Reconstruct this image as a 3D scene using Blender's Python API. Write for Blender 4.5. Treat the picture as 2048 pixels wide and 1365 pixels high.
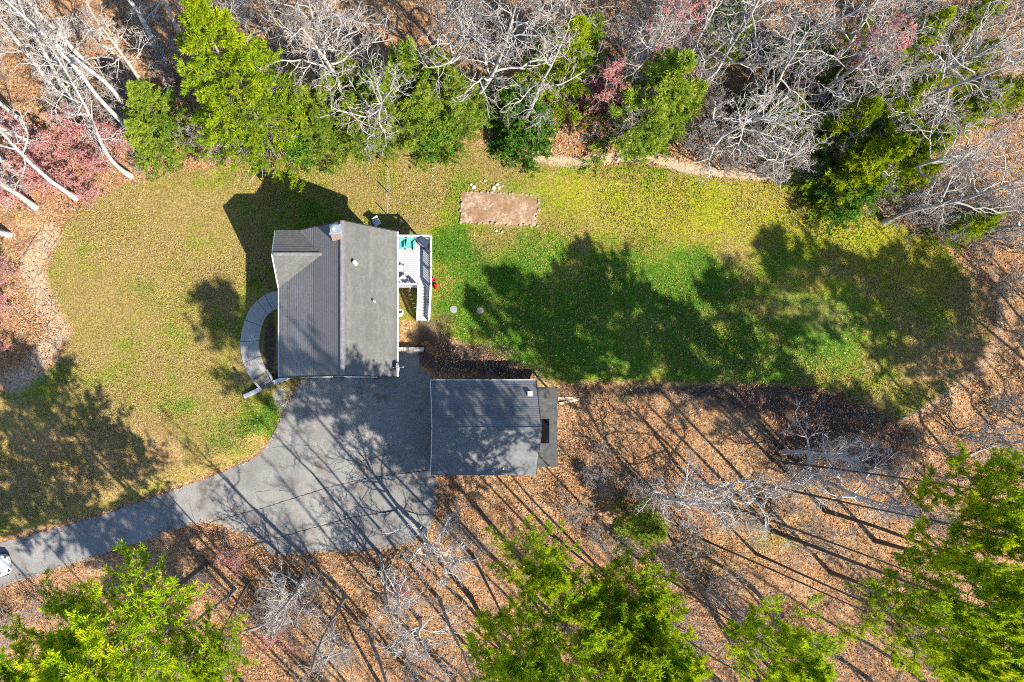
import bpy, math, random
import numpy as np
from mathutils import Vector

# ------------------------------------------------------------------ camera, sky, sun, exposure
S = 26.0            # photo pixels per metre on the ground
HC = 52.5           # drone height
NX, NY = 780.0, 800.0   # photo pixel straight below the drone
scene = bpy.context.scene
for o in list(bpy.data.objects):
    bpy.data.objects.remove(o)
COL = scene.collection

cam_d = bpy.data.cameras.new('camera')
cam = bpy.data.objects.new('camera', cam_d); COL.objects.link(cam)
cam.location = (0, 0, HC)
cam_d.sensor_width = 36.0
cam_d.lens = 36.0 * 1365.0 / 2048.0
cam_d.shift_x = (1024.0 - NX) / 2048.0
cam_d.shift_y = (NY - 682.5) / 2048.0
cam_d.clip_end = 2000
scene.camera = cam

SUN_EL = math.radians(45.0)
sx, sy = 0.690, -0.724
sl = math.hypot(sx, sy); sx /= sl; sy /= sl
SUNV = Vector((sx * math.cos(SUN_EL), sy * math.cos(SUN_EL), math.sin(SUN_EL)))
world = bpy.data.worlds.new('World'); scene.world = world
world.use_nodes = True
wn = world.node_tree
sky = wn.nodes.new('ShaderNodeTexSky'); sky.sky_type = 'NISHITA'; sky.sun_disc = False
sky.sun_elevation = SUN_EL; sky.sun_rotation = math.atan2(sx, sy)
sky.ozone_density = 4.0; sky.air_density = 1.0; sky.dust_density = 0.3
bg = wn.nodes['Background']; bg.inputs['Strength'].default_value = 0.125
wn.links.new(sky.outputs[0], bg.inputs['Color'])
sun_d = bpy.data.lights.new('sun', 'SUN'); sun_d.energy = 5.0; sun_d.angle = math.radians(0.55)
sun_d.color = (1.0, 0.93, 0.80)
sun = bpy.data.objects.new('sun', sun_d); COL.objects.link(sun)
sun.rotation_euler = (-SUNV).to_track_quat('-Z', 'Y').to_euler()
scene.view_settings.view_transform = 'Standard'
scene.view_settings.look = 'None'
scene.view_settings.exposure = 1.24
scene.view_settings.gamma = 1.0
scene.cycles.max_bounces = 3
scene.cycles.diffuse_bounces = 1
scene.cycles.transmission_bounces = 1
scene.cycles.adaptive_threshold = 0.03
scene.cycles.filter_width = 1.0
scene.cycles.use_denoising = False

LOW = -0.8   # level of the driveway and the woods below the lawn

def W(px, py, h=0.0):
    k = (1 - h / HC) / S
    return ((px - NX) * k, (NY - py) * k, h)

rng = np.random.default_rng(11)
random.seed(5)

# ------------------------------------------------------------------ mesh helpers
def mesh_from(name, V, faces, smooth=False):
    """V (n,3); faces list of int arrays (m,k)"""
    me = bpy.data.meshes.new(name)
    V = np.asarray(V, dtype=np.float32)
    me.vertices.add(len(V)); me.vertices.foreach_set('co', V.ravel())
    idx = []; starts = []; totals = []; pos = 0
    for F in faces:
        F = np.asarray(F, dtype=np.int32)
        if len(F) == 0: continue
        k = F.shape[1]
        idx.append(F.ravel())
        starts.append(pos + np.arange(len(F), dtype=np.int32) * k)
        totals.append(np.full(len(F), k, dtype=np.int32))
        pos += F.size
    idx = np.concatenate(idx); starts = np.concatenate(starts)
    me.loops.add(len(idx)); me.loops.foreach_set('vertex_index', idx)
    me.polygons.add(len(starts)); me.polygons.foreach_set('loop_start', starts)
    if smooth:
        me.polygons.foreach_set('use_smooth', np.ones(len(starts), dtype=bool))
    me.update(calc_edges=True)
    me.validate()
    return me

class MB:
    """collects simple shapes, builds one mesh object"""
    def __init__(self): self.v = []; self.f = []
    def add(self, vs, fs):
        b = len(self.v); self.v += [tuple(v) for v in vs]; self.f += [tuple(i + b for i in f) for f in fs]; return self
    def box(self, c, s, rz=0.0, rx=0.0, ry=0.0, taper=1.0):
        hx, hy, hz = s[0] / 2, s[1] / 2, s[2] / 2
        from mathutils import Euler
        R = Euler((rx, ry, rz)).to_matrix()
        vs = []
        for z in (-hz, hz):
            t = taper if z > 0 else 1.0
            for x, y in ((-hx, -hy), (hx, -hy), (hx, hy), (-hx, hy)):
                vs.append(R @ Vector((x * t, y * t, z)) + Vector(c))
        return self.add(vs, [(0, 3, 2, 1), (4, 5, 6, 7), (0, 1, 5, 4), (1, 2, 6, 5), (2, 3, 7, 6), (3, 0, 4, 7)])
    def bar(self, a, b, w, h, up=(0, 0, 1)):
        a = Vector(a); b = Vector(b); d = (b - a).normalized(); u = Vector(up)
        s = d.cross(u)
        if s.length < 1e-4: s = d.cross(Vector((1, 0, 0)))
        s.normalize(); t = s.cross(d).normalized()
        vs = []
        for p in (a, b):
            for i, j in ((-1, -1), (1, -1), (1, 1), (-1, 1)):
                vs.append(p + s * (i * w / 2) + t * (j * h / 2))
        return self.add(vs, [(0, 3, 2, 1), (4, 5, 6, 7), (0, 1, 5, 4), (1, 2, 6, 5), (2, 3, 7, 6), (3, 0, 4, 7)])
    def tube(self, a, b, r0, r1=None, n=10, cap=True):
        r1 = r0 if r1 is None else r1
        a = Vector(a); b = Vector(b); d = (b - a).normalized()
        s = d.cross(Vector((0, 0, 1)))
        if s.length < 1e-3: s = Vector((1, 0, 0))
        s.normalize(); t = d.cross(s)
        vs = []
        for p, r in ((a, r0), (b, r1)):
            for i in range(n):
                q = 2 * math.pi * i / n
                vs.append(p + (s * math.cos(q) + t * math.sin(q)) * r)
        fs = [(i, (i + 1) % n, n + (i + 1) % n, n + i) for i in range(n)]
        if cap: fs += [tuple(range(n - 1, -1, -1)), tuple(range(n, 2 * n))]
        return self.add(vs, fs)
    def lathe(self, c, prof, n=16, axis=None):
        vs = []; fs = []
        from mathutils import Quaternion
        Q = Vector((0, 0, 1)).rotation_difference(Vector(axis)) if axis else None
        for r, z in prof:
            for i in range(n):
                q = 2 * math.pi * i / n
                v = Vector((r * math.cos(q), r * math.sin(q), z))
                if Q: v = Q @ v
                vs.append(v + Vector(c))
        m = len(prof)
        for j in range(m - 1):
            for i in range(n):
                fs.append((j * n + i, j * n + (i + 1) % n, (j + 1) * n + (i + 1) % n, (j + 1) * n + i))
        if prof[0][0] > 1e-4: fs.append(tuple(range(n - 1, -1, -1)))
        if prof[-1][0] > 1e-4: fs.append(tuple((m - 1) * n + i for i in range(n)))
        return self.add(vs, fs)
    def prism(self, poly, z0, z1):
        n = len(poly)
        vs = [(p[0], p[1], z0) for p in poly] + [(p[0], p[1], z1) for p in poly]
        fs = [tuple(range(n - 1, -1, -1)), tuple(range(n, 2 * n))] + [(i, (i + 1) % n, n + (i + 1) % n, n + i) for i in range(n)]
        return self.add(vs, fs)
    def build(self, name, mat, parent=None, smooth=False, bevel=0.0, loc=None):
        me = bpy.data.meshes.new(name); me.from_pydata(self.v, [], self.f); me.update()
        if smooth:
            for p in me.polygons: p.use_smooth = True
        return link(name, me, mat, parent, bevel, loc)

def link(name, me, mat, parent=None, bevel=0.0, loc=None):
    o = bpy.data.objects.new(name, me); COL.objects.link(o)
    if mat is not None and len(me.materials) == 0: me.materials.append(mat)
    if parent is not None: o.parent = parent
    if loc is not None: o.location = loc
    if bevel:
        m = o.modifiers.new('bevel', 'BEVEL'); m.width = bevel; m.segments = 2; m.limit_method = 'ANGLE'
    return o

def tag(o, label=None, cat=None, group=None, kind=None):
    if label: o['label'] = label
    if cat: o['category'] = cat
    if group: o['group'] = group
    if kind: o['kind'] = kind
    return o

def empty(name, loc, label, cat, group=None, rz=0.0):
    o = bpy.data.objects.new(name, None); COL.objects.link(o)
    o.location = loc; o.rotation_euler = (0, 0, rz); o.empty_display_size = 0.2
    return tag(o, label, cat, group)

# ------------------------------------------------------------------ material helpers
class NT:
    def __init__(self, name):
        self.m = bpy.data.materials.new(name); self.m.use_nodes = True
        self.t = self.m.node_tree; self.b = self.t.nodes['Principled BSDF']; self.out = self.t.nodes['Material Output']
        self.co = None
    def n(self, typ, **kw):
        x = self.t.nodes.new('ShaderNode' + typ)
        for k, v in kw.items(): setattr(x, k, v)
        return x
    def link(self, a, b): self.t.links.new(a, b)
    def setin(self, node, key, v):
        if hasattr(v, 'is_output') or isinstance(v, bpy.types.NodeSocket): self.link(v, node.inputs[key])
        else: node.inputs[key].default_value = v
    def obj(self):
        if self.co is None: self.co = self.n('TexCoord').outputs['Object']
        return self.co
    def noise(self, scale, detail=4, rough=0.6, vec=None, dist=0.0):
        x = self.n('TexNoise'); self.link(vec if vec is not None else self.obj(), x.inputs['Vector'])
        x.inputs['Scale'].default_value = scale; x.inputs['Detail'].default_value = detail
        x.inputs['Roughness'].default_value = rough; x.inputs['Distortion'].default_value = dist
        return x.outputs['Fac']
    def vor(self, scale, vec=None, out='Color', feature='F1'):
        x = self.n('TexVoronoi', feature=feature); self.link(vec if vec is not None else self.obj(), x.inputs['Vector'])
        x.inputs['Scale'].default_value = scale
        return x.outputs[out]
    def mix(self, f, a, b, mode='MIX'):
        x = self.n('Mix', data_type='RGBA', blend_type=mode)
        self.setin(x, 0, f)
        for k, v in ((6, a), (7, b)):
            if isinstance(v, tuple) and len(v) == 3: v = v + (1,)
            self.setin(x, k, v)
        return x.outputs[2]
    def math(self, op, a, b=0.0, clamp=False):
        x = self.n('Math', operation=op, use_clamp=clamp); self.setin(x, 0, a); self.setin(x, 1, b); return x.outputs[0]
    def rng(self, v, a, b, c=0.0, d=1.0, smooth=False):
        x = self.n('MapRange'); x.interpolation_type = 'SMOOTHSTEP' if smooth else 'LINEAR'
        self.setin(x, 0, v); x.inputs[1].default_value = a; x.inputs[2].default_value = b
        x.inputs[3].default_value = c; x.inputs[4].default_value = d; return x.outputs[0]
    def ramp(self, v, stops):
        x = self.n('ValToRGB'); self.link(v, x.inputs[0]); e = x.color_ramp.elements
        while len(e) > 1: e.remove(e[-1])
        e[0].position = stops[0][0]; e[0].color = tuple(stops[0][1]) + (1,)
        for p, c in stops[1:]:
            q = e.new(p); q.color = tuple(c) + (1,)
        return x.outputs[0]
    def attr(self, name, out='Fac'):
        x = self.n('Attribute'); x.attribute_name = name; return x.outputs[out]
    def bump(self, h, strength=0.5, dist=0.05):
        x = self.n('Bump'); self.link(h, x.inputs['Height']); x.inputs['Strength'].default_value = strength
        x.inputs['Distance'].default_value = dist; self.link(x.outputs[0], self.b.inputs['Normal'])
    def base(self, c, rough=0.8, metal=0.0, spec=0.3):
        if isinstance(c, tuple) and len(c) == 3: c = c + (1,)
        self.setin(self.b, 'Base Color', c); self.setin(self.b, 'Roughness', rough); self.setin(self.b, 'Metallic', metal)
        self.b.inputs['Specular IOR Level'].default_value = spec
        return self.m

def matte(t, c):
    d = t.n('BsdfDiffuse'); nb = t.b.inputs['Normal']
    if isinstance(c, tuple) and len(c) == 3: c = c + (1,)
    t.setin(d, 'Color', c)
    if nb.is_linked: t.link(nb.links[0].from_socket, d.inputs['Normal'])
    t.link(d.outputs[0], t.out.inputs['Surface']); t.t.nodes.remove(t.b); t.b = d
    return t.m

def plain(name, c, rough=0.7, metal=0.0, var=0.18, scale=6.0, spec=0.3):
    t = NT(name)
    f = t.noise(scale, 5, 0.65)
    lo = tuple(x * (1 - var) for x in c); hi = tuple(min(1, x * (1 + var)) for x in c)
    return t.base(t.mix(t.rng(f, 0.3, 0.7), lo, hi), rough, metal, spec)

M = {}
M['white_vinyl'] = plain('white_vinyl', (0.50, 0.50, 0.495), 0.55, var=0.1)
M['white_paint'] = plain('white_paint', (0.50, 0.50, 0.49), 0.5, var=0.1)
M['siding'] = plain('siding', (0.50, 0.50, 0.47), 0.65, var=0.06)
M['glass'] = plain('glass', (0.03, 0.04, 0.05), 0.08, var=0.1, spec=0.8)
M['dark_metal'] = plain('dark_metal', (0.035, 0.037, 0.042), 0.45, 0.3)
M['grey_metal'] = plain('grey_metal', (0.38, 0.39, 0.41), 0.4, 0.6)
M['teal'] = plain('teal_plastic', (0.10, 0.36, 0.32), 0.6, var=0.08)
M['red'] = plain('red_plastic', (0.55, 0.02, 0.02), 0.4, var=0.1)
M['deck'] = plain('deck_board', (0.33, 0.33, 0.345), 0.75, var=0.2, scale=3)
M['lumber'] = plain('pale_lumber', (0.46, 0.37, 0.26), 0.8, var=0.25, scale=8)
M['weathered'] = plain('weathered_board', (0.06, 0.06, 0.058), 0.85, var=0.4, scale=2.5)
M['darkwood'] = plain('dark_wood', (0.05, 0.04, 0.035), 0.9, var=0.3)
M['cushion'] = plain('grey_cushion', (0.42, 0.43, 0.45), 0.9, var=0.1)
M['wire'] = plain('fence_wire', (0.22, 0.22, 0.21), 0.5, 0.6)
M['tar'] = plain('tar', (0.022, 0.022, 0.024), 0.7, var=0.3)

def mat_rock(name, c):
    t = NT(name); f = t.noise(7, 6, 0.7)
    oi = t.n('ObjectInfo').outputs['Random']
    col = t.mix(t.rng(f, 0.3, 0.7), tuple(x * .65 for x in c), c)
    col = t.mix(t.rng(oi, 0, 1, 0.0, 0.45), col, tuple(x * .55 for x in c))
    t.bump(f, 0.6, 0.05)
    return t.base(col, 0.9)
M['rock'] = mat_rock('pale_rock', (0.62, 0.58, 0.50))
M['edge_stone'] = mat_rock('edging_stone', (0.36, 0.28, 0.22))

def mat_concrete(name, c):
    t = NT(name)
    oi = t.n('ObjectInfo').outputs['Random']
    f = t.noise(0.9, 6, 0.65); g = t.noise(30, 3, 0.7)
    col = t.mix(t.rng(f, 0.3, 0.7), tuple(x * .78 for x in c), c)
    col = t.mix(t.rng(g, 0.35, 0.7, 0, 0.3), col, tuple(x * 1.25 for x in c))
    col = t.mix(t.rng(oi, 0, 1, 0, 0.35), col, tuple(x * .72 for x in c))
    t.bump(g, 0.25, 0.01)
    return t.base(col, 0.9)
M['concrete'] = mat_concrete('concrete', (0.36, 0.34, 0.31))
M['step_stone'] = mat_concrete('step_stone', (0.17, 0.17, 0.175))
M['wall_cap'] = mat_concrete('wall_cap', (0.42, 0.41, 0.40))

def mat_asphalt():
    t = NT('asphalt')
    a = t.noise(0.22, 6, 0.62); b = t.noise(1.1, 5, 0.7, dist=0.4); g = t.noise(9, 4, 0.85); v = t.vor(7, out='Distance')
    col = t.mix(t.rng(a, 0.32, 0.68), (0.145, 0.139, 0.132), (0.30, 0.285, 0.262))
    col = t.mix(t.rng(b, 0.52, 0.78, 0, 0.55), col, (0.14, 0.135, 0.13))
    col = t.mix(t.rng(b, 0.22, 0.40, 0.5, 0.0), col, (0.42, 0.40, 0.37))
    col = t.mix(t.rng(g, 0.40, 0.62, 0.0, 0.6), col, (0.10, 0.098, 0.095))
    col = t.mix(t.rng(v, 0.0, 0.22, 0.30, 0.0), col, (0.40, 0.38, 0.35))
    s1 = t.rng(t.noise(0.5, 5, 0.7), 0.56, 0.68)
    col = t.mix(t.math('MULTIPLY', s1, 0.75), col, (0.10, 0.075, 0.055))
    t.bump(g, 0.5, 0.02)
    return t.base(col, 0.92, spec=0.2)
M['asphalt'] = mat_asphalt()

def mat_shingle(name, c, axis, bands, seed, edge=None):
    """asphalt shingles: tabs, granules, weathering streaks running along the courses and down the slope"""
    t = NT(name)
    sep = t.n('SeparateXYZ'); t.link(t.obj(), sep.inputs[0])
    u, v = (sep.outputs[1], sep.outputs[0]) if axis == 'y' else (sep.outputs[0], sep.outputs[1])
    cmb = t.n('CombineXYZ'); t.link(t.math('MULTIPLY', u, 4.5), cmb.inputs[0]); t.link(t.math('MULTIPLY', v, 7.0), cmb.inputs[1]); cmb.inputs[2].default_value = seed
    tab = t.vor(1.0, vec=cmb.outputs[0], out='Color')
    tabv = t.n('SeparateColor'); t.link(tab, tabv.inputs[0])
    lo = tuple(x * 0.86 for x in c); hi = tuple(x * 1.14 for x in c)
    col = t.mix(tabv.outputs[0], lo, hi)
    # broad weathered bands parallel to the eaves
    cb = t.n('CombineXYZ'); t.link(t.math('MULTIPLY', v, 1.0), cb.inputs[0]); t.link(t.math('MULTIPLY', u, 0.05), cb.inputs[1]); cb.inputs[2].default_value = seed * 3.1
    bn = t.noise(1.3, 3, 0.6, vec=cb.outputs[0])
    col = t.mix(t.rng(bn, 0.38, 0.62, 0, bands), col, tuple(x * 0.68 for x in c))
    # stains running down the slope
    cs = t.n('CombineXYZ'); t.link(t.math('MULTIPLY', u, 2.2), cs.inputs[0]); t.link(t.math('MULTIPLY', v, 0.5), cs.inputs[1])
    st = t.noise(1.0, 5, 0.65, vec=cs.outputs[0])
    col = t.mix(t.rng(st, 0.5, 0.8, 0, 0.25), col, tuple(x * 1.4 for x in c))
    p = t.noise(1.1, 6, 0.75)
    col = t.mix(t.rng(p, 0.45, 0.7, 0, 0.6), col, tuple(x * 0.6 for x in c))
    g = t.noise(11, 3, 0.85)
    if edge is not None:
        col = t.mix(t.rng(v, edge - .03, edge + .03, 0.0, 0.75), col, tuple(x * 0.66 for x in c))
    col = t.mix(t.rng(g, 0.42, 0.62, 0, 0.55), col, tuple(x * 0.5 for x in c))
    t.bump(g, 0.4, 0.01)
    return t.base(col, 0.95, spec=0.15)
M['roof_left'] = mat_shingle('roof_shingle_front', (0.205, 0.20, 0.198), 'y', 0.35, 1.0, edge=-1.58)
M['roof_right'] = mat_shingle('roof_shingle_back', (0.15, 0.146, 0.137), 'y', 0.75, 2.0)
M['roof_cross'] = mat_shingle('roof_shingle_gable', (0.14, 0.138, 0.132), 'x', 0.3, 3.0)
M['roof_garage'] = mat_shingle('roof_shingle_garage', (0.165, 0.167, 0.172), 'x', 0.6, 4.0)

def mat_brick():
    t = NT('brick'); b = t.n('TexBrick'); t.link(t.obj(), b.inputs['Vector'])
    b.inputs['Scale'].default_value = 4.5
    b.inputs['Color1'].default_value = (0.27, 0.18, 0.13, 1); b.inputs['Color2'].default_value = (0.34, 0.25, 0.19, 1)
    b.inputs['Mortar'].default_value = (0.45, 0.42, 0.38, 1)
    return t.base(b.outputs['Color'], 0.9)
M['brick'] = mat_brick()

def mat_bark(name, c, scale=5.0):
    t = NT(name)
    f = t.noise(scale, 5, 0.7); g = t.noise(0.35, 3, 0.5)
    oi = t.n('ObjectInfo').outputs['Random']
    col = t.mix(t.rng(f, 0.3, 0.7), tuple(x * .6 for x in c), c)
    col = t.mix(t.rng(g, 0.35, 0.65, 0, 0.5), col, tuple(x * .62 for x in c))
    col = t.mix(t.rng(oi, 0, 1, 0, 0.35), col, (c[0] * .62, c[1] * .55, c[2] * .5))
    return matte(t, col)
M['bark_pale'] = mat_bark('pale_bark', (0.52, 0.49, 0.45))
M['bark_white'] = mat_bark('white_bark', (0.68, 0.65, 0.61))
M['bark_grey'] = mat_bark('grey_bark', (0.34, 0.30, 0.265))
M['bark_dark'] = mat_bark('dark_bark', (0.17, 0.13, 0.105))
M['bark_red'] = mat_bark('reddish_bark', (0.54, 0.37, 0.34))
M['twig_grey'] = mat_bark('grey_brown_twig', (0.38, 0.33, 0.30))
M['twig_pale'] = mat_bark('pale_twig', (0.50, 0.45, 0.41))
M['twig_tan'] = mat_bark('tan_twig', (0.36, 0.29, 0.22))

def mat_leaf(name, lo, hi, tip, trans):
    """needles: each tuft carries its own tint in the attribute 'tint'"""
    t = NT(name)
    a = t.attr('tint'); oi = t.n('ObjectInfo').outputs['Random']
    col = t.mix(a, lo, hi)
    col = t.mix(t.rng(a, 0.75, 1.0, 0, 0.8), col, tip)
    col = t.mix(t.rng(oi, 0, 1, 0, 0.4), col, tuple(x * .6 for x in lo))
    matte(t, col)
    tr = t.n('BsdfTranslucent'); t.setin(tr, 'Color', t.mix(0.5, col, trans))
    ms = t.n('MixShader'); ms.inputs[0].default_value = 0.42
    t.link(t.b.outputs[0], ms.inputs[1]); t.link(tr.outputs[0], ms.inputs[2]); t.link(ms.outputs[0], t.out.inputs['Surface'])
    return t.m
M['pine'] = mat_leaf('pine_needles', (0.06, 0.25, 0.014), (0.45, 0.58, 0.012), (0.80, 0.74, 0.012), (0.62, 0.70, 0.012))
M['spruce'] = mat_leaf('tall_conifer_needles', (0.13, 0.27, 0.018), (0.44, 0.52, 0.018), (0.62, 0.60, 0.02), (0.50, 0.56, 0.02))
M['hemlock'] = mat_leaf('hemlock_needles', (0.13, 0.26, 0.03), (0.40, 0.48, 0.055), (0.54, 0.56, 0.09), (0.42, 0.52, 0.05))
M['laurel'] = mat_leaf('evergreen_shrub_leaves', (0.05, 0.18, 0.025), (0.18, 0.34, 0.035), (0.34, 0.44, 0.06), (0.24, 0.38, 0.04))
M['bud'] = mat_leaf('red_buds', (0.52, 0.20, 0.19), (0.70, 0.33, 0.29), (0.75, 0.48, 0.42), (0.65, 0.28, 0.25))

# ------------------------------------------------------------------ polygons in photo pixels
LAWN = [(92,575),(98,515),(125,455),(170,410),(240,372),(330,352),(430,332),(530,318),(620,302),(700,290),(800,284),(900,276),(960,290),(1040,312),
        (1090,322),(1180,330),(1280,327),(1380,346),(1480,358),(1600,370),(1680,396),(1740,416),(1800,448),(1880,488),(1950,548),(1985,620),(1978,700),
        (1940,752),(1880,795),(1800,842),(1740,815),(1660,785),(1560,766),(1300,764),(1120,764),(1075,752),(1000,716),(930,690),(880,668),(850,640),(800,640),(800,757),(600,757),
        (575,800),(545,865),(500,918),(400,955),(230,1015),(120,1045),(0,1075),(-200,1120),(-300,900),(-60,800),(40,775),(120,720),(150,660),(120,620)]
LOWZ = [(-900,1330),(0,1085),(120,1055),(230,1020),(400,960),(500,920),(538,880),(545,850),(530,800),(522,780),(548,764),(575,757),(600,745),(796,745),(796,698),(842,698),(858,735),(900,752),
        (1070,757),(1120,772),(1300,776),(1560,780),(1660,800),(1740,832),(1800,858),(1900,840),(2100,760),(2600,700),(20000,700),(20000,20000),(-20000,20000),(-20000,6700)]
DRIVE = [(-900,1330),(-300,1167),(0,1086),(60,1071),(120,1056),(230,1021),(320,990),(400,961),(500,921),(526,900),(542,878),(566,826),(590,778),(606,757),(700,756),(796,757),(796,703),(836,703),(838,735),(862,757),(868,780),(866,950),
         (873,957),(872,1020),(866,1050),(842,1080),(800,1094),(760,1099),(650,1107),(545,1112),(528,1097),(512,1083),(480,1066),(440,1051),(400,1046),(330,1066),(200,1111),(60,1156),(0,1177),(-300,1262),(-900,1440)]

def sdf(poly, X, Y):
    """signed distance in px, positive inside"""
    X = np.asarray(X, float); Y = np.asarray(Y, float)
    d2 = np.full(X.shape, 1e18); ins = np.zeros(X.shape, bool)
    n = len(poly)
    for i in range(n):
        ax, ay = poly[i]; bx, by = poly[(i + 1) % n]
        ex, ey = bx - ax, by - ay
        t = np.clip(((X - ax) * ex + (Y - ay) * ey) / (ex * ex + ey * ey + 1e-9), 0, 1)
        d2 = np.minimum(d2, (X - ax - t * ex) ** 2 + (Y - ay - t * ey) ** 2)
        c = ((ay > Y) != (by > Y))
        with np.errstate(divide='ignore', invalid='ignore'):
            xi = (bx - ax) * (Y - ay) / (by - ay + 1e-12) + ax
        ins ^= c & (X < xi)
    d = np.sqrt(d2)
    return np.where(ins, d, -d)

def sstep(x): x = np.clip(x, 0, 1); return x * x * (3 - 2 * x)

def ground_z(px, py):
    """ground height under a ground-plan pixel"""
    px = np.asarray(px, float); py = np.asarray(py, float)
    s = sdf(LOWZ, px, py)
    return LOW * sstep((s + 34) / 34)

def G(px, py):
    """ground point seen at a photo pixel"""
    z = float(ground_z(px, py))
    for _ in range(3):
        k = 1 - z / HC
        z = float(ground_z(NX + (px - NX) * k, NY + (py - NY) * k))
    return W(px, py, z)

# ------------------------------------------------------------------ ground
def blobs(X, Y, lst):
    a = np.zeros(X.shape)
    for cx, cy, rx, ry, w in lst:
        a += w * np.exp(-(((X - cx) / rx) ** 2 + ((Y - cy) / ry) ** 2))
    return a

def vnoise(X, Y, cell, seed):
    r = np.random.default_rng(seed); T = r.uniform(-1, 1, (256, 256))
    x = np.asarray(X) / cell; y = np.asarray(Y) / cell; i = np.floor(x).astype(int); j = np.floor(y).astype(int)
    fx = sstep(x - i); fy = sstep(y - j)
    g = lambda a, b: T[a % 256, b % 256]
    return (g(i, j) * (1 - fx) + g(i + 1, j) * fx) * (1 - fy) + (g(i, j + 1) * (1 - fx) + g(i + 1, j + 1) * fx) * fy
def mottle(X, Y):
    return .5 * vnoise(X, Y, 70, 1) + .45 * vnoise(X, Y, 34, 2) + .35 * vnoise(X, Y, 17, 3)

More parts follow.
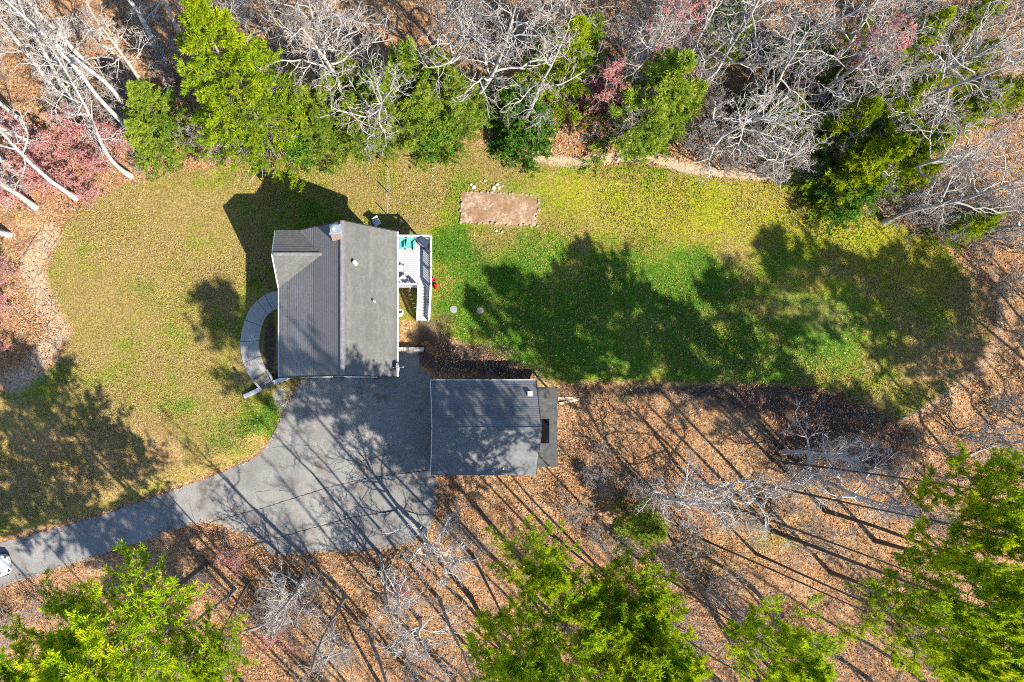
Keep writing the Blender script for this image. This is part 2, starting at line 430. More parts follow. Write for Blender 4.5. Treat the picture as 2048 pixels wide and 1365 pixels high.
def make_ground():
    st = 7.0
    fx = np.arange(-330, 2480, st); fy = np.arange(-300, 1750, st)
    def outer(f, lo, hi):
        a = [f[0]]; d = st
        while a[-1] > lo: d *= 1.35; a.append(a[-1] - d)
        b = [f[-1]]; d = st
        while b[-1] < hi: d *= 1.35; b.append(b[-1] + d)
        return np.concatenate([np.array(a[1:])[::-1], f, np.array(b[1:])])
    gx = outer(fx, -14000, 16000); gy = outer(fy, -14000, 16000)
    X, Y = np.meshgrid(gx, gy)
    Z = ground_z(X, Y)
    nr = np.random.default_rng(3)
    def bump_noise(step, amp):
        kx = int((gx[-1] - gx[0]) / step) + 3
        return amp * (np.sin(X / step * 2.1 + 1.3) * np.cos(Y / step * 1.7 + .4) + .6 * np.sin(X / step * 1.1 - Y / step * 2.6))
    flat = np.clip(-sdf(DRIVE, X, Y) / 40, 0, 1) * np.clip(-sdf([(540,440),(1130,440),(1130,970),(540,970)], X, Y) / 60, 0, 1)
    Z = Z + flat * (bump_noise(120, 0.05) + bump_noise(45, 0.02))
    V = np.stack([(X - NX) / S, (NY - Y) / S, Z], -1).reshape(-1, 3)
    ny, nx = X.shape
    i = np.arange(nx * ny).reshape(ny, nx)
    F = np.stack([i[1:, :-1], i[1:, 1:], i[:-1, 1:], i[:-1, :-1]], -1).reshape(-1, 4)
    ls = sdf(LAWN, X, Y)
    lawn = np.clip(0.5 + ls / 34, 0, 1)
    # leaf cover over the lower left lawn and the right end
    leafy = blobs(X, Y, [(120, 930, 190, 110, .9), (350, 900, 130, 60, .55), (480, 860, 60, 60, .35), (1970, 620, 70, 190, .95), (1900, 760, 80, 60, .6), (1700, 420, 120, 30, .5),
                         (1480, 390, 60, 22, .45), (1620, 400, 60, 25, .45), (1660, 640, 80, 50, .55), (1560, 610, 90, 40, .4), (1280, 650, 120, 40, .5), (1180, 740, 80, 25, .3),
                         (1340, 730, 90, 30, .35), (1450, 640, 60, 40, .5), (1860, 730, 90, 60, .35), (140, 690, 50, 90, .3), (250, 790, 120, 40, .35), (880, 640, 40, 40, .5)])
    lush = blobs(X, Y, [(255, 690, 34, 40, .9), (300, 595, 40, 30, .6), (150, 500, 60, 60, .35), (120, 570, 30, 60, .3), (90, 730, 50, 40, .45), (340, 810, 60, 25, .6), (430, 880, 70, 40, .65),
                        (525, 830, 40, 50, .95), (450, 640, 70, 60, .35), (900, 500, 70, 60, .6), (960, 560, 60, 60, .5), (1050, 520, 60, 60, .7), (1250, 400, 190, 40, .35), (1250, 640, 420, 130, .5), (1180, 650, 260, 110, .6), (1080, 700, 120, 60, .5),
                        (1450, 720, 180, 60, .7), (1300, 560, 220, 80, .55), (1600, 740, 150, 60, .55), (1500, 400, 150, 40, .2), (1700, 600, 160, 110, .4), (1150, 340, 60, 15, .3),
                        (700, 330, 60, 25, .3), (600, 440, 110, 70, .75), (1250, 795, 24, 16, .5), (1190, 810, 16, 10, .5), (760, 340, 30, 40, .25)])  # the blob behind the house paints the green tint of its cast shadow
    lush = lush + .55 * mottle(X, Y) + blobs(X, Y, [(1320, 1110, 60, 40, .6), (1450, 1150, 90, 50, .6), (1580, 1080, 60, 40, .6), (1720, 1010, 80, 40, .5), (650, 200, 120, 80, .6), (1000, 200, 120, 60, .5), (1700, 250, 120, 80, .5), (1900, 350, 90, 90, .4), (40, 430, 30, 30, .8), (10, 500, 20, 40, .6)])
    dry = -.35 * mottle(X + 500, Y) + blobs(X, Y, [(290, 560, 260, 220, .5), (300, 510, 90, 60, .5), (220, 590, 90, 60, .45), (180, 680, 60, 60, .4), (380, 740, 90, 60, .4), (560, 320, 120, 25, .6), (730, 405, 40, 25, .6), (830, 330, 70, 40, .5), (960, 310, 80, 40, .75),
                       (990, 480, 60, 30, .65), (1090, 400, 40, 50, .3), (420, 430, 120, 50, .2), (1330, 830, 190, 60, .5), (1480, 840, 70, 50, .8), (350, 870, 120, 50, .35)])
    yel = blobs(X, Y, [(1350, 380, 330, 60, .5), (1150, 370, 120, 50, .4), (1500, 430, 300, 60, .7), (1850, 520, 140, 120, .9), (1700, 500, 200, 100, .6), (1300, 440, 200, 60, .4), (1850, 800, 120, 60, .4), (900, 430, 60, 60, .4)])
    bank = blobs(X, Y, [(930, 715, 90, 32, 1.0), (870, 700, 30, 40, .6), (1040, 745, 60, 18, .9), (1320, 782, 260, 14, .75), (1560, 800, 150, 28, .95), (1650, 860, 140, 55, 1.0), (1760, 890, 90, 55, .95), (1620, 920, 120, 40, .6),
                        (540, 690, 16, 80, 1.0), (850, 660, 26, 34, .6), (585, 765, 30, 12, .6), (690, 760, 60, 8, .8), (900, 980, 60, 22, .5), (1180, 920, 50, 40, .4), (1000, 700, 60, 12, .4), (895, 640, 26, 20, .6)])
    tan = np.zeros(X.shape)
    edge = [(1070, 312), (1110, 322), (1150, 326), (1200, 318), (1260, 312), (1320, 318), (1370, 338), (1430, 345), (1500, 350), (1580, 352), (1650, 366)]
    edge2 = [(100, 470), (60, 530), (85, 600), (115, 660), (70, 740), (30, 765)]
    edge3 = [(1985, 530), (2003, 600), (1995, 690), (1960, 740), (1890, 790), (1810, 845)]
    for ln, wdt, st_ in ((edge, 11, 1.25), (edge2, 28, .85), (edge3, 15, .5)):
        for a, b in zip(ln[:-1], ln[1:]):
            ex, ey = b[0] - a[0], b[1] - a[1]
            t = np.clip(((X - a[0]) * ex + (Y - a[1]) * ey) / (ex * ex + ey * ey), 0, 1)
            d = np.hypot(X - a[0] - t * ex, Y - a[1] - t * ey)
            tan = np.maximum(tan, st_ * np.exp(-(d / wdt) ** 2))
    fen = np.where((Y > 288) & (Y < 440), np.exp(-((X - 778 + (Y - 290) * .03) / 5.0) ** 2), 0) * .6
    tan = np.maximum(tan, fen)
    gravel = blobs(X, Y, [(556, 792, 14, 20, .9), (568, 815, 16, 22, .8), (575, 790, 12, 18, .4)])
    dirt = blobs(X, Y, [(1000, 415, 92, 44, .55), (870, 660, 24, 24, .5)])
    red = blobs(X, Y, [(120, 380, 90, 40, .6), (60, 330, 60, 50, .5), (600, 1250, 160, 80, .2), (430, 1100, 120, 50, .35), (760, 1120, 120, 40, .3)])
    me_attrs = dict(lawn=lawn, leafy=leafy, lush=lush, dry=dry, yel=yel, bank=bank, tan=tan, gravel=gravel, dirt=dirt, red=red)
    fm = (ls[1:, :-1] + ls[:-1, 1:] > 0).reshape(-1)
    out = []
    for name, sel in (('lawn', fm), ('forest_floor', ~fm)):
        Fs = F[sel]; used = np.unique(Fs); remap = np.zeros(len(V), np.int32); remap[used] = np.arange(len(used))
        me = mesh_from(name, V[used], [remap[Fs]], smooth=True)
        for k, a in me_attrs.items():
            at = me.attributes.new(k, 'FLOAT', 'POINT'); at.data.foreach_set('value', a.reshape(-1)[used].astype(np.float32))
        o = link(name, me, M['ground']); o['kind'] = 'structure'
        out.append(o)
    return out

def mat_ground():
    t = NT('ground')
    A = {k: t.attr(k) for k in ('lawn', 'leafy', 'lush', 'dry', 'yel', 'bank', 'tan', 'gravel', 'dirt', 'red')}
    nA = t.noise(0.28, 5, 0.6); nB = t.noise(1.3, 5, 0.65, dist=0.3); nC = t.noise(3.6, 4, 0.72); nD = t.noise(8.5, 3, 0.8)
    nE = t.noise(0.7, 4, 0.6)
    def add(*xs):
        r = xs[0]
        for x in xs[1:]: r = t.math('ADD', r, x)
        return r
    def mul(a, b): return t.math('MULTIPLY', a, b)
    def cen(x, k): return t.math('MULTIPLY', t.math('SUBTRACT', x, 0.5), k)
    # ---- lawn
    g = add(A['lush'], cen(nA, 1.7), cen(nB, 1.7), cen(nC, 1.1), 0.08)
    grass = t.ramp(g, [(0.0, (0.36, 0.265, 0.095)), (0.28, (0.33, 0.265, 0.065)), (0.5, (0.25, 0.28, 0.034)), (0.8, (0.12, 0.25, 0.018)), (1.0, (0.08, 0.21, 0.018))])
    yl = add(A['yel'], cen(nB, 0.9), cen(nC, .6), -0.1)
    grass = t.mix(t.rng(yl, 0.2, 0.9, 0, 0.75), grass, (0.44, 0.42, 0.018))
    dr = add(A['dry'], cen(nB, 1.0), cen(nE, .8), -0.05)
    grass = t.mix(t.rng(dr, 0.1, 0.75, 0, 0.85), grass, (0.39, 0.265, 0.10))
    # blades and thatch, small
    grass = t.mix(t.rng(nD, 0.34, 0.62, 0.0, 0.85), grass, t.mix(0.35, t.mix(1.0, grass, (0.36, 0.40, 0.30), 'MULTIPLY'), (0.05, 0.05, 0.01)))
    sp = t.vor(5.5, out='Distance')
    grass = t.mix(t.rng(sp, 0.05, 0.34, 0.5, 0.0), grass, (0.46, 0.40, 0.17))
    # ---- leaf litter
    vc = t.n('SeparateColor'); t.link(t.vor(7.5), vc.inputs[0])
    vc2 = t.n('SeparateColor'); t.link(t.vor(13.0), vc2.inputs[0])
    l1 = t.ramp(vc.outputs[0], [(0.0, (0.10, 0.05, 0.03)), (0.3, (0.30, 0.145, 0.06)), (0.6, (0.46, 0.25, 0.11)), (0.85, (0.58, 0.37, 0.19)), (1.0, (0.66, 0.50, 0.32))])
    l2 = t.ramp(vc2.outputs[1], [(0.0, (0.06, 0.035, 0.025)), (0.4, (0.32, 0.165, 0.07)), (0.8, (0.52, 0.31, 0.15)), (1.0, (0.62, 0.46, 0.29))])
    litter = t.mix(0.5, l1, l2)
    litter = t.mix(t.rng(add(nA, cen(nB, .8)), 0.42, 0.72, 0, 0.6), litter, (0.30, 0.13, 0.065))
    litter = t.mix(t.rng(add(nE, cen(nC, .8)), 0.45, 0.75, 0, 0.5), litter, (0.56, 0.38, 0.20))
    litter = t.mix(t.rng(nD, 0.42, 0.7, 0, 0.6), litter, (0.05, 0.032, 0.022))
    litter = t.mix(t.rng(add(A['red'], cen(nB, .8)), 0.2, 0.8, 0, 0.5), litter, (0.34, 0.14, 0.12))
    litter = t.mix(t.rng(add(A['lush'], cen(nC, .7), cen(nB, .6)), 0.35, 0.95, 0, 0.6), litter, (0.16, 0.19, 0.035))
    tn = t.mix(t.rng(nC, 0.3, 0.7), (0.34, 0.25, 0.16), (0.52, 0.42, 0.29))
    # ---- combine
    lm = add(A['lawn'], cen(nB, 0.75), cen(nC, 0.5))
    lf = t.rng(lm, 0.38, 0.62, smooth=True)
    lv = add(A['leafy'], cen(nC, 1.3), cen(nB, 0.7))
    lf = mul(lf, t.rng(lv, 0.30, 0.85, 1.0, 0.12))
    col = t.mix(lf, litter, grass)
    # thin green moss and grass in the litter around the shed
    col = t.mix(t.rng(add(A['tan'], cen(nC, .6), cen(nB, .3)), 0.3, 0.7, 0, 0.85), col, tn)
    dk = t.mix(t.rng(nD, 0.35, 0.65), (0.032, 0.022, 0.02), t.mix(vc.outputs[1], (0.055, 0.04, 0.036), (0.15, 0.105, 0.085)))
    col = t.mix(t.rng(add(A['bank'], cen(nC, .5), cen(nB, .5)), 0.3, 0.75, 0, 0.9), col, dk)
    gr = t.mix(nD, (0.10, 0.10, 0.10), (0.42, 0.40, 0.38))
    col = t.mix(t.rng(add(A['gravel'], cen(nC, .5)), 0.25, 0.7, 0, 0.85), col, gr)
    di = t.mix(t.rng(nB, 0.35, 0.65), (0.30, 0.19, 0.115), (0.40, 0.29, 0.20))
    col = t.mix(t.rng(add(A['dirt'], cen(nC, .8), cen(nB, .8)), 0.3, 0.75, 0, 0.8), col, di)
    hgt = add(mul(nD, 0.6), mul(nC, 0.6), mul(vc2.outputs[2], 0.4))
    t.bump(hgt, 0.9, 0.14)
    return matte(t, col)
M['ground'] = mat_ground()
lawn_o, floor_o = make_ground()

# driveway: one flat asphalt sheet with ragged edges on the low level
def ragged(poly, step, amp, seed):
    r = random.Random(seed); out = []
    n = len(poly); ph = [r.uniform(0, 6.28) for _ in range(4)]; s = 0
    for i in range(n):
        a = poly[i]; b = poly[(i + 1) % n]
        L = math.hypot(b[0] - a[0], b[1] - a[1]); m = max(1, int(L / step))
        nx_, ny_ = -(b[1] - a[1]) / L, (b[0] - a[0]) / L
        for j in range(m):
            f = j / m; s += L / m
            w = amp * (math.sin(s / 37 + ph[0]) * .6 + math.sin(s / 13 + ph[1]) * .4 + r.uniform(-.5, .5))
            out.append((a[0] + (b[0] - a[0]) * f + nx_ * w, a[1] + (b[1] - a[1]) * f + ny_ * w))
    return out
dz = LOW + 0.03
dpts = [W(x, y, dz) for x, y in ragged(DRIVE, 8, 1.6, 4)]
bme = bpy.data.meshes.new('driveway')
bme.from_pydata([(p[0], p[1], dz) for p in dpts] + [(p[0], p[1], dz - 0.15) for p in dpts], [],
                [tuple(range(len(dpts)))] + [(i, (i + 1) % len(dpts), len(dpts) + (i + 1) % len(dpts), len(dpts) + i) for i in range(len(dpts))])
bme.update()
drive = link('driveway', bme, M['asphalt']); drive['kind'] = 'structure'

def crack(name, pts, w, seed):
    """a thin sealed seam lying on the asphalt"""
    r = random.Random(seed); P = []
    for a, b in zip(pts[:-1], pts[1:]):
        m = max(2, int(math.hypot(b[0] - a[0], b[1] - a[1]) / 5))
        for j in range(m):
            f = j / m; P.append((a[0] + (b[0] - a[0]) * f + r.uniform(-.8, .8), a[1] + (b[1] - a[1]) * f + r.uniform(-.8, .8)))
    P.append(pts[-1])
    vs = []; fs = []
    for i, p in enumerate(P):
        q = Vector(W(p[0], p[1], dz + 0.004)); a = Vector(W(*P[max(0, i - 1)], dz)); b = Vector(W(*P[min(len(P) - 1, i + 1)], dz))
        d = b - a; d.z = 0; d.normalize(); nrm = Vector((-d.y, d.x, 0)) * (w * r.uniform(.35, 1.0) / 2)
        vs += [tuple(q + nrm), tuple(q - nrm)]
        if i: fs.append((2 * i - 2, 2 * i - 1, 2 * i + 1, 2 * i))
    me = bpy.data.meshes.new(name); me.from_pydata(vs, [], fs); me.update()
    return link(name, me, M['tar'], drive)
crack('sealed_crack', [(425, 1043), (520, 1018), (590, 996), (660, 974), (730, 958), (800, 948), (862, 940)], 0.075, 1)
crack('sealed_crack', [(548, 1078), (620, 1058), (690, 1038), (760, 1026), (800, 1020)], 0.085, 2)
crack('sealed_crack', [(545, 896), (590, 890), (640, 893)], 0.04, 3)
crack('sealed_crack', [(655, 948), (700, 930), (760, 912), (815, 900)], 0.04, 4)
crack('sealed_crack', [(690, 1030), (715, 1012), (728, 992), (738, 975)], 0.05, 5)
crack('sealed_crack', [(510, 985), (545, 980), (580, 983)], 0.035, 6)

# ------------------------------------------------------------------ roofs with stepped shingle courses
def clip(poly, v0, v1):
    def half(P, sgn, lim):
        out = []
        for i in range(len(P)):
            a = P[i]; b = P[(i + 1) % len(P)]
            ia = sgn * (a[1] - lim) >= 0; ib = sgn * (b[1] - lim) >= 0
            if ia: out.append(a)
            if ia != ib:
                f = (lim - a[1]) / (b[1] - a[1]); out.append((a[0] + (b[0] - a[0]) * f, lim))
        return out
    P = half(poly, 1, v0)
    return half(P, -1, v1) if P else []

def shingle_slope(name, polys, origin, udir, vdir, mat, parent, expo=0.18, lift=0.017):
    """polys: convex outlines in (u, v); each course is a strip whose butt edge stands proud of the one below"""
    U = Vector(udir).normalized(); Vv = Vector(vdir).normalized(); Nn = U.cross(Vv)
    if Nn.z < 0: Nn = -Nn
    O = Vector(origin); vs = []; fs = []
    for poly in polys:
        vmin = min(p[1] for p in poly); vmax = max(p[1] for p in poly)
        k = math.floor(vmin / expo)
        while k * expo < vmax - 1e-4:
            a, b = max(k * expo, vmin), min((k + 1) * expo, vmax)
            P = clip(poly, a, b)
            if len(P) >= 3:
                base = len(vs)
                for (u, v) in P:
                    h = lift * (1 - (v - k * expo) / expo) + 0.03
                    vs.append(tuple(O + U * u + Vv * v + Nn * h))
                fs.append(tuple(range(base, base + len(P))))
                us = sorted(p[0] for p in P if abs(p[1] - a) < 1e-5)
                if len(us) >= 2:
                    base = len(vs)
                    for u in (us[0], us[-1]):
                        vs.append(tuple(O + U * u + Vv * a + Nn * (lift + 0.03)))
                    for u in (us[-1], us[0]):
                        vs.append(tuple(O + U * u + Vv * a + Nn * 0.028))
                    fs.append((base, base + 1, base + 2, base + 3))
            k += 1
        # solid underside so the roof is not paper thin
        base = len(vs); n = len(poly)
        for (u, v) in poly: vs.append(tuple(O + U * u + Vv * v + Nn * 0.026))
        for (u, v) in poly: vs.append(tuple(O + U * u + Vv * v - Nn * 0.14))
        fs.append(tuple(base + n + i for i in range(n - 1, -1, -1)))
        for i in range(n): fs.append((base + i, base + (i + 1) % n, base + n + (i + 1) % n, base + n + i))
    me = bpy.data.meshes.new(name); me.from_pydata(vs, [], fs); me.update()
    return link(name, me, mat, parent)

# ------------------------------------------------------------------ house
XR, XK, XL = 0.48, -3.06, -7.74      # right eave, ridge, left eave
YB, YT = 1.60, 11.52
ZR, ZK, ZL = 5.66, 8.50, 4.70
house = empty('house', (-3.6, 6.6, 0), 'grey shingled house with front gable, beside curved walk and white deck', 'house')
hl = Vector((-3.6, 6.6, 0))
def hb(): return MB()
class HMB(MB):
    """shapes given in world coordinates, stored relative to the house"""
    def build(self, name, mat, parent=None, **k):
        p = parent if parent is not None else house
        o = super().build(name, mat, p, **k)
        root = p
        off = -hl if p is house else Vector((0, 0, 0))
        if p is house: o.location = off
        return o
zbot = LOW - 0.1
ov = 0.35
wl, wr, wb, wt = XL + ov, XR - ov, YB + 0.2, YT - 0.2
def roof_h(x): return ZK - (ZK - ZL) / (XK - XL) * (XK - x) if x < XK else ZK - (ZK - ZR) / (XR - XK) * (x - XK)
# walls: south and north gable walls, east and west walls
for nm, yy, th in (('south', wb, 0.12), ('north', wt - 0.12, 0.12)):
    P = [(wl, zbot), (wr, zbot), (wr, roof_h(wr) - 0.16), (XK, ZK - 0.22), (wl, roof_h(wl) - 0.16)]
    m = HMB(); n = len(P)
    m.add([(x, yy, z) for x, z in P] + [(x, yy + th, z) for x, z in P],
          [tuple(range(n)), tuple(range(2 * n - 1, n - 1, -1))] + [(i, n + i, n + (i + 1) % n, (i + 1) % n) for i in range(n)])
    m.build('wall', M['siding'])
m = HMB(); m.box(((wr - 0.06), (wb + wt) / 2, (zbot + roof_h(wr) - .16) / 2), (0.12, wt - wb - 0.25, roof_h(wr) - .16 - zbot)); m.build('wall', M['siding'])
m = HMB(); m.box(((wl + 0.06), (wb + wt) / 2, (zbot + roof_h(wl) - .16) / 2), (0.12, wt - wb - 0.25, roof_h(wl) - .16 - zbot)); m.build('wall', M['siding'])
# front gable wall (triangle above the west wall)
GY0, GYR, GY1 = 7.85, 9.62, YT; GZ = 7.3; GZN = 5.95
P = [(GY0 + .1, ZL - 0.1), (GY1 - .22, ZL - 0.1), (GY1 - .22, GZN - .1), (GYR, GZ - .2)]
m = HMB(); n = 4
m.add([(wl - .01, y, z) for y, z in P] + [(wl + .11, y, z) for y, z in P], [(0, 3, 2, 1), (4, 5, 6, 7)] + [(i, n + i, n + (i + 1) % n, (i + 1) % n)[::-1] for i in range(4)])
m.build('wall', M['siding'])
# main roof: front (left) slope in three convex pieces around the cross gable
slL = Vector((XK - XL, 0, ZK - ZL)); LL = slL.length
slR = Vector((XK - XR, 0, ZK - ZR)); LR = slR.length
def vL(x): return (x - XL) / (XK - XL) * LL
xa = XK - (ZK - GZ) / ((ZK - ZL) / (XK - XL))        # where the cross ridge meets the front slope
xn = XK - (ZK - GZN) / ((ZK - ZL) / (XK - XL))
Lp = YT - YB
pieces = [[(0, 0), (GY0 - YB, 0), (GY0 - YB, LL), (0, LL)],
          [(GY0 - YB, 0), (GYR - YB, vL(xa)), (GYR - YB, LL), (GY0 - YB, LL)],
          [(GYR - YB, vL(xa)), (Lp, vL(xn)), (Lp, LL), (GYR - YB, LL)]]
rl = shingle_slope('roof_slope', pieces, Vector((XL, YB, ZL)) - hl, (0, 1, 0), slL, M['roof_left'], house)
rr = shingle_slope('roof_slope', [[(0, 0), (Lp, 0), (Lp, LR), (0, LR)]], Vector((XR, YB, ZR)) - hl, (0, 1, 0), slR, M['roof_right'], house, lift=0.010)
XG = XL - 0.02
# cross gable: south slope (triangle) and north slope
sS = Vector((0, GYR - GY0, GZ - ZL)); sN = Vector((0, GYR - GY1, GZ - GZN))
shingle_slope('roof_slope', [[(0, 0), (0.001, 0), (xa - XG, sS.length), (0, sS.length)]], Vector((XG, GY0, ZL + .01)) - hl, (1, 0, 0), sS, M['roof_cross'], house, lift=0.010)
shingle_slope('roof_slope', [[(0, 0), (xn - XG, 0), (xa - XG, sN.length), (0, sN.length)]], Vector((XG, GY1, GZN + .01)) - hl, (1, 0, 0), sN, M['roof_cross'], house)
# ridge caps
m = HMB(); m.bar((XK, YB - .02, ZK + .055), (XK, YT + .02, ZK + .055), 0.26, 0.03); m.build('ridge_cap', M['roof_left'])
m = HMB(); m.bar((XG, GYR, GZ + .06), (xa + .1, GYR, GZ + .06), 0.22, 0.03); m.build('ridge_cap', M['roof_left'])
# gutters and rake boards
m = HMB(); m.box((XR + .055, (YB + YT) / 2, ZR - .05), (0.10, Lp + .04, 0.11)); m.build('gutter', M['white_paint'])
m = HMB(); m.box((XL - .055, (YB + GY0) / 2, ZL - .05), (0.10, GY0 - YB, 0.11)); m.build('gutter', M['white_paint'])
for y in (YB - .035, YT + .035):
    m = HMB(); m.bar((XR, y, ZR - .02), (XK, y, ZK - .02), 0.05, 0.17); m.build('rake_board', M['dark_metal'])
    if y < 5:
        m = HMB(); m.bar((XL, y, ZL - .02), (XK, y, ZK - .02), 0.05, 0.17); m.build('rake_board', M['dark_metal'])
    else:
        m = HMB(); m.bar((xn, y, GZN - .02), (XK, y, ZK - .02), 0.05, 0.17); m.build('rake_board', M['dark_metal'])
m = HMB(); m.bar((XG - .03, GY0, ZL - .02), (XG - .03, GYR, GZ - .02), 0.04, 0.16, up=(1, 0, 0)); m.build('rake_board', M['white_paint'])
m = HMB(); m.bar((XG - .03, GY1, GZN - .02), (XG - .03, GYR, GZ - .02), 0.04, 0.16, up=(1, 0, 0)); m.build('rake_board', M['white_paint'])
# chimney on the north wall
cx, cy = -3.42, 10.62
m = HMB(); m.box((cx, cy, 4.6), (0.62, 0.56, 10.6)); ch = m.build('chimney', M['brick'])
m = HMB(); m.box((cx, cy, 9.95), (0.72, 0.66, 0.10)); m.box((cx, cy, 10.06), (0.58, 0.52, 0.12)); c2 = m.build('chimney_cap', M['grey_metal'])
m = HMB(); m.tube((cx - .1, cy, 10.1), (cx - .1, cy, 10.35), 0.11, n=12); m.lathe((cx - .1, cy, 10.38), [(0.17, 0), (0.17, .04), (0.02, .1)], 12); m.build('flue', M['grey_metal'])
# vent pipes through the back slope
def on_right(px, py, lift=0.0):
    h = 6.5
    for _ in range(6):
        x, y, _z = W(px, py, h); h = roof_h(x) + lift
    return x, y, h - lift
for px, py, r, hh in ((709, 525, 0.10, 0.42), (748, 602, 0.055, 0.38)):
    x, y, z = on_right(px, py, hh)
    m = HMB(); m.lathe((x, y, z - .1), [(r * 1.9, 0), (r * 1.7, .13), (r, .17), (r, hh + .05), (r * 1.35, hh + .06), (r * 1.35, hh + .14), (r * .8, hh + .17)], 14)
    m.build('vent_pipe', M['white_paint'], smooth=False)
# windows and doors on the walls
def win(x, y, z, w, h, face):
    ax = {'e': (1, 0), 'w': (-1, 0), 's': (0, -1), 'n': (0, 1)}[face]
    sw = (0.06, w) if ax[0] else (w, 0.06)
    m = HMB(); t = 0.09
    for dzz, hh2 in ((h / 2 + t / 2, t), (-h / 2 - t / 2, t)):
        m.box((x + ax[0] * .03, y + ax[1] * .03, z + dzz), (0.06 if ax[0] else w + 2 * t, 0.06 if ax[1] else w + 2 * t, hh2))
    for s_ in (-1, 1):
        o_ = s_ * (w / 2 + t / 2)
        m.box((x + ax[0] * .03 + (0 if ax[0] else o_), y + ax[1] * .03 + (o_ if ax[0] else 0), z), (0.06 if ax[0] else t, 0.06 if ax[1] else t, h))
    m.box((x + ax[0] * .03, y + ax[1] * .03, z), (0.05 if ax[0] else w, 0.05 if ax[1] else w, 0.04))
    wo = m.build('window', M['white_paint'])
    g = MB(); g.box((x + ax[0] * .012, y + ax[1] * .012, z), (0.02 if ax[0] else w, 0.02 if ax[1] else w, h)); g.build('pane', M['glass'], wo)
for y in (3.4, 6.2): win(wr, y, 3.9, 0.95, 1.3, 'e')
win(wr, 10.2, 3.5, 1.7, 2.0, 'e')
for y in (3.2, 5.6): win(wl, y, 1.5, 0.95, 1.4, 'w')
win(wl - .01, 9.9, 1.5, 1.5, 1.4, 'w'); win(wl - .012, 9.5, 5.5, 0.8, 1.0, 'w')
for x in (-5.4, -1.6): win(x, wb, 3.4, 0.95, 1.3, 's')
for x in (-5.8, -1.3): win(x, wt, 3.4, 0.95, 1.3, 'n')
m = HMB(); m.box((wl - .03, 7.4, 1.08), (0.06, 0.95, 2.1)); fd = m.build('door', M['dark_metal'])
g = MB(); g.lathe((wl - .1, 7.75, 1.05), [(.0, -.03), (.03, -.02), (.03, .02), (0, .03)], 8); g.build('handle', M['grey_metal'], fd)
for x in (-5.6, -2.2):
    m = HMB(); m.box((x, wb - .03, LOW + 1.12), (2.5, 0.06, 2.2)); gd = m.build('garage_door', M['white_paint'])
    for k in range(4):
        g = MB(); g.box((x, wb - .075, LOW + .32 + k * .54), (2.4, 0.03, 0.48)); g.build('panel', M['white_paint'], gd)

# ------------------------------------------------------------------ deck with stairs
DZ = 2.4
dx0, dx1, dy0, dy1 = wr + 0.02, 3.0, 8.28, 11.85
dk = empty('deck', (1.5, 10, 0), 'white railed raised deck with stairs, attached to the back of the house', 'deck')
dl = Vector((1.5, 10, 0))
class DMB(MB):
    def build(self, name, mat, parent=None, **k):
        return super().build(name, mat, dk, loc=tuple(-dl), **k)
bw = 0.14; nb = int((dy1 - dy0) / bw)
bd = None
for i in range(nb):
    y = dy0 + (i + .5) * (dy1 - dy0) / nb
    if bd is None:
        m = MB(); m.box((0, 0, 0), (dx1 - dx0, (dy1 - dy0) / nb - 0.008, 0.035)); bd = m.build('board', M['deck'], dk, loc=((dx0 + dx1) / 2 - dl.x, y - dl.y, DZ - .02))
    else:
        b2 = bd.copy(); COL.objects.link(b2); b2.location = ((dx0 + dx1) / 2 - dl.x, y - dl.y, DZ - .02 + random.uniform(-.001, .001))
m = DMB()
for y in np.linspace(dy0 + .05, dy1 - .05, 8): m.box(((dx0 + dx1) / 2, y, DZ - .13), (dx1 - dx0 - .06, .05, .18))
m.build('joist', M['lumber'])
m = DMB(); m.box((dx1 - .02, (dy0 + dy1) / 2, DZ - .14), (.04, dy1 - dy0, .2)); m.box(((dx0 + dx1) / 2, dy0 + .02, DZ - .142), (dx1 - dx0, .04, .2)); m.box(((dx0 + dx1) / 2, dy1 - .02, DZ - .142), (dx1 - dx0, .04, .2)); m.build('rim_joist', M['white_vinyl'])
RZ = DZ + 0.95
def rail(a, b, za, zb, posts):
    """white guard rail from a to b; za, zb = walking level at both ends"""
    a = Vector((*a, za)); b = Vector((*b, zb)); L = (b - a).length
    m = DMB(); m.bar(a + Vector((0, 0, .95)), b + Vector((0, 0, .95)), .15, .05); m.build('rail_cap', M['white_vinyl'])
    m = DMB(); m.bar(a + Vector((0, 0, .86)), b + Vector((0, 0, .86)), .05, .09); m.bar(a + Vector((0, 0, .1)), b + Vector((0, 0, .1)), .05, .08); m.build('rail', M['white_vinyl'])
    nbal = int(L / .125)
    proto = None
    for i in range(1, nbal):
        p = a.lerp(b, i / nbal)
        if proto is None:
            q = MB(); q.box((0, 0, .48), (.035, .035, .76)); proto = q.build('baluster', M['white_vinyl'], dk, loc=tuple(p - dl))
        else:
            c = proto.copy(); COL.objects.link(c); c.location = p - dl
    for f in posts:
        p = a.lerp(b, f); m = DMB(); m.box((p.x, p.y, p.z + .48), (.11, .11, 1.06)); m.lathe((p.x, p.y, p.z + 1.01), [(.085, 0), (.085, .03), (0.0, .08)], 4); m.build('post', M['white_vinyl'])
rail((dx0 + .05, dy1 - .05), (dx1 - .05, dy1 - .05), DZ, DZ, (0.5, 1.0))
rail((dx1 - .05, dy1 - .05), (dx1 - .05, dy0 + .05), DZ, DZ, (0.34, 0.67, 1.0))
xs0 = 2.06
rail((dx0 + .05, dy0 + .05), (xs0, dy0 + .05), DZ, DZ, (0.0, 1.0,))
SB = 6.1
rail((dx1 - .05, dy0 + .02), (dx1 - .05, SB), DZ, 0.0, (0.5, 1.0))
rail((xs0, dy0 + .02), (xs0, SB), DZ, 0.0, (0.5, 1.0))
nst = 12
tr = None
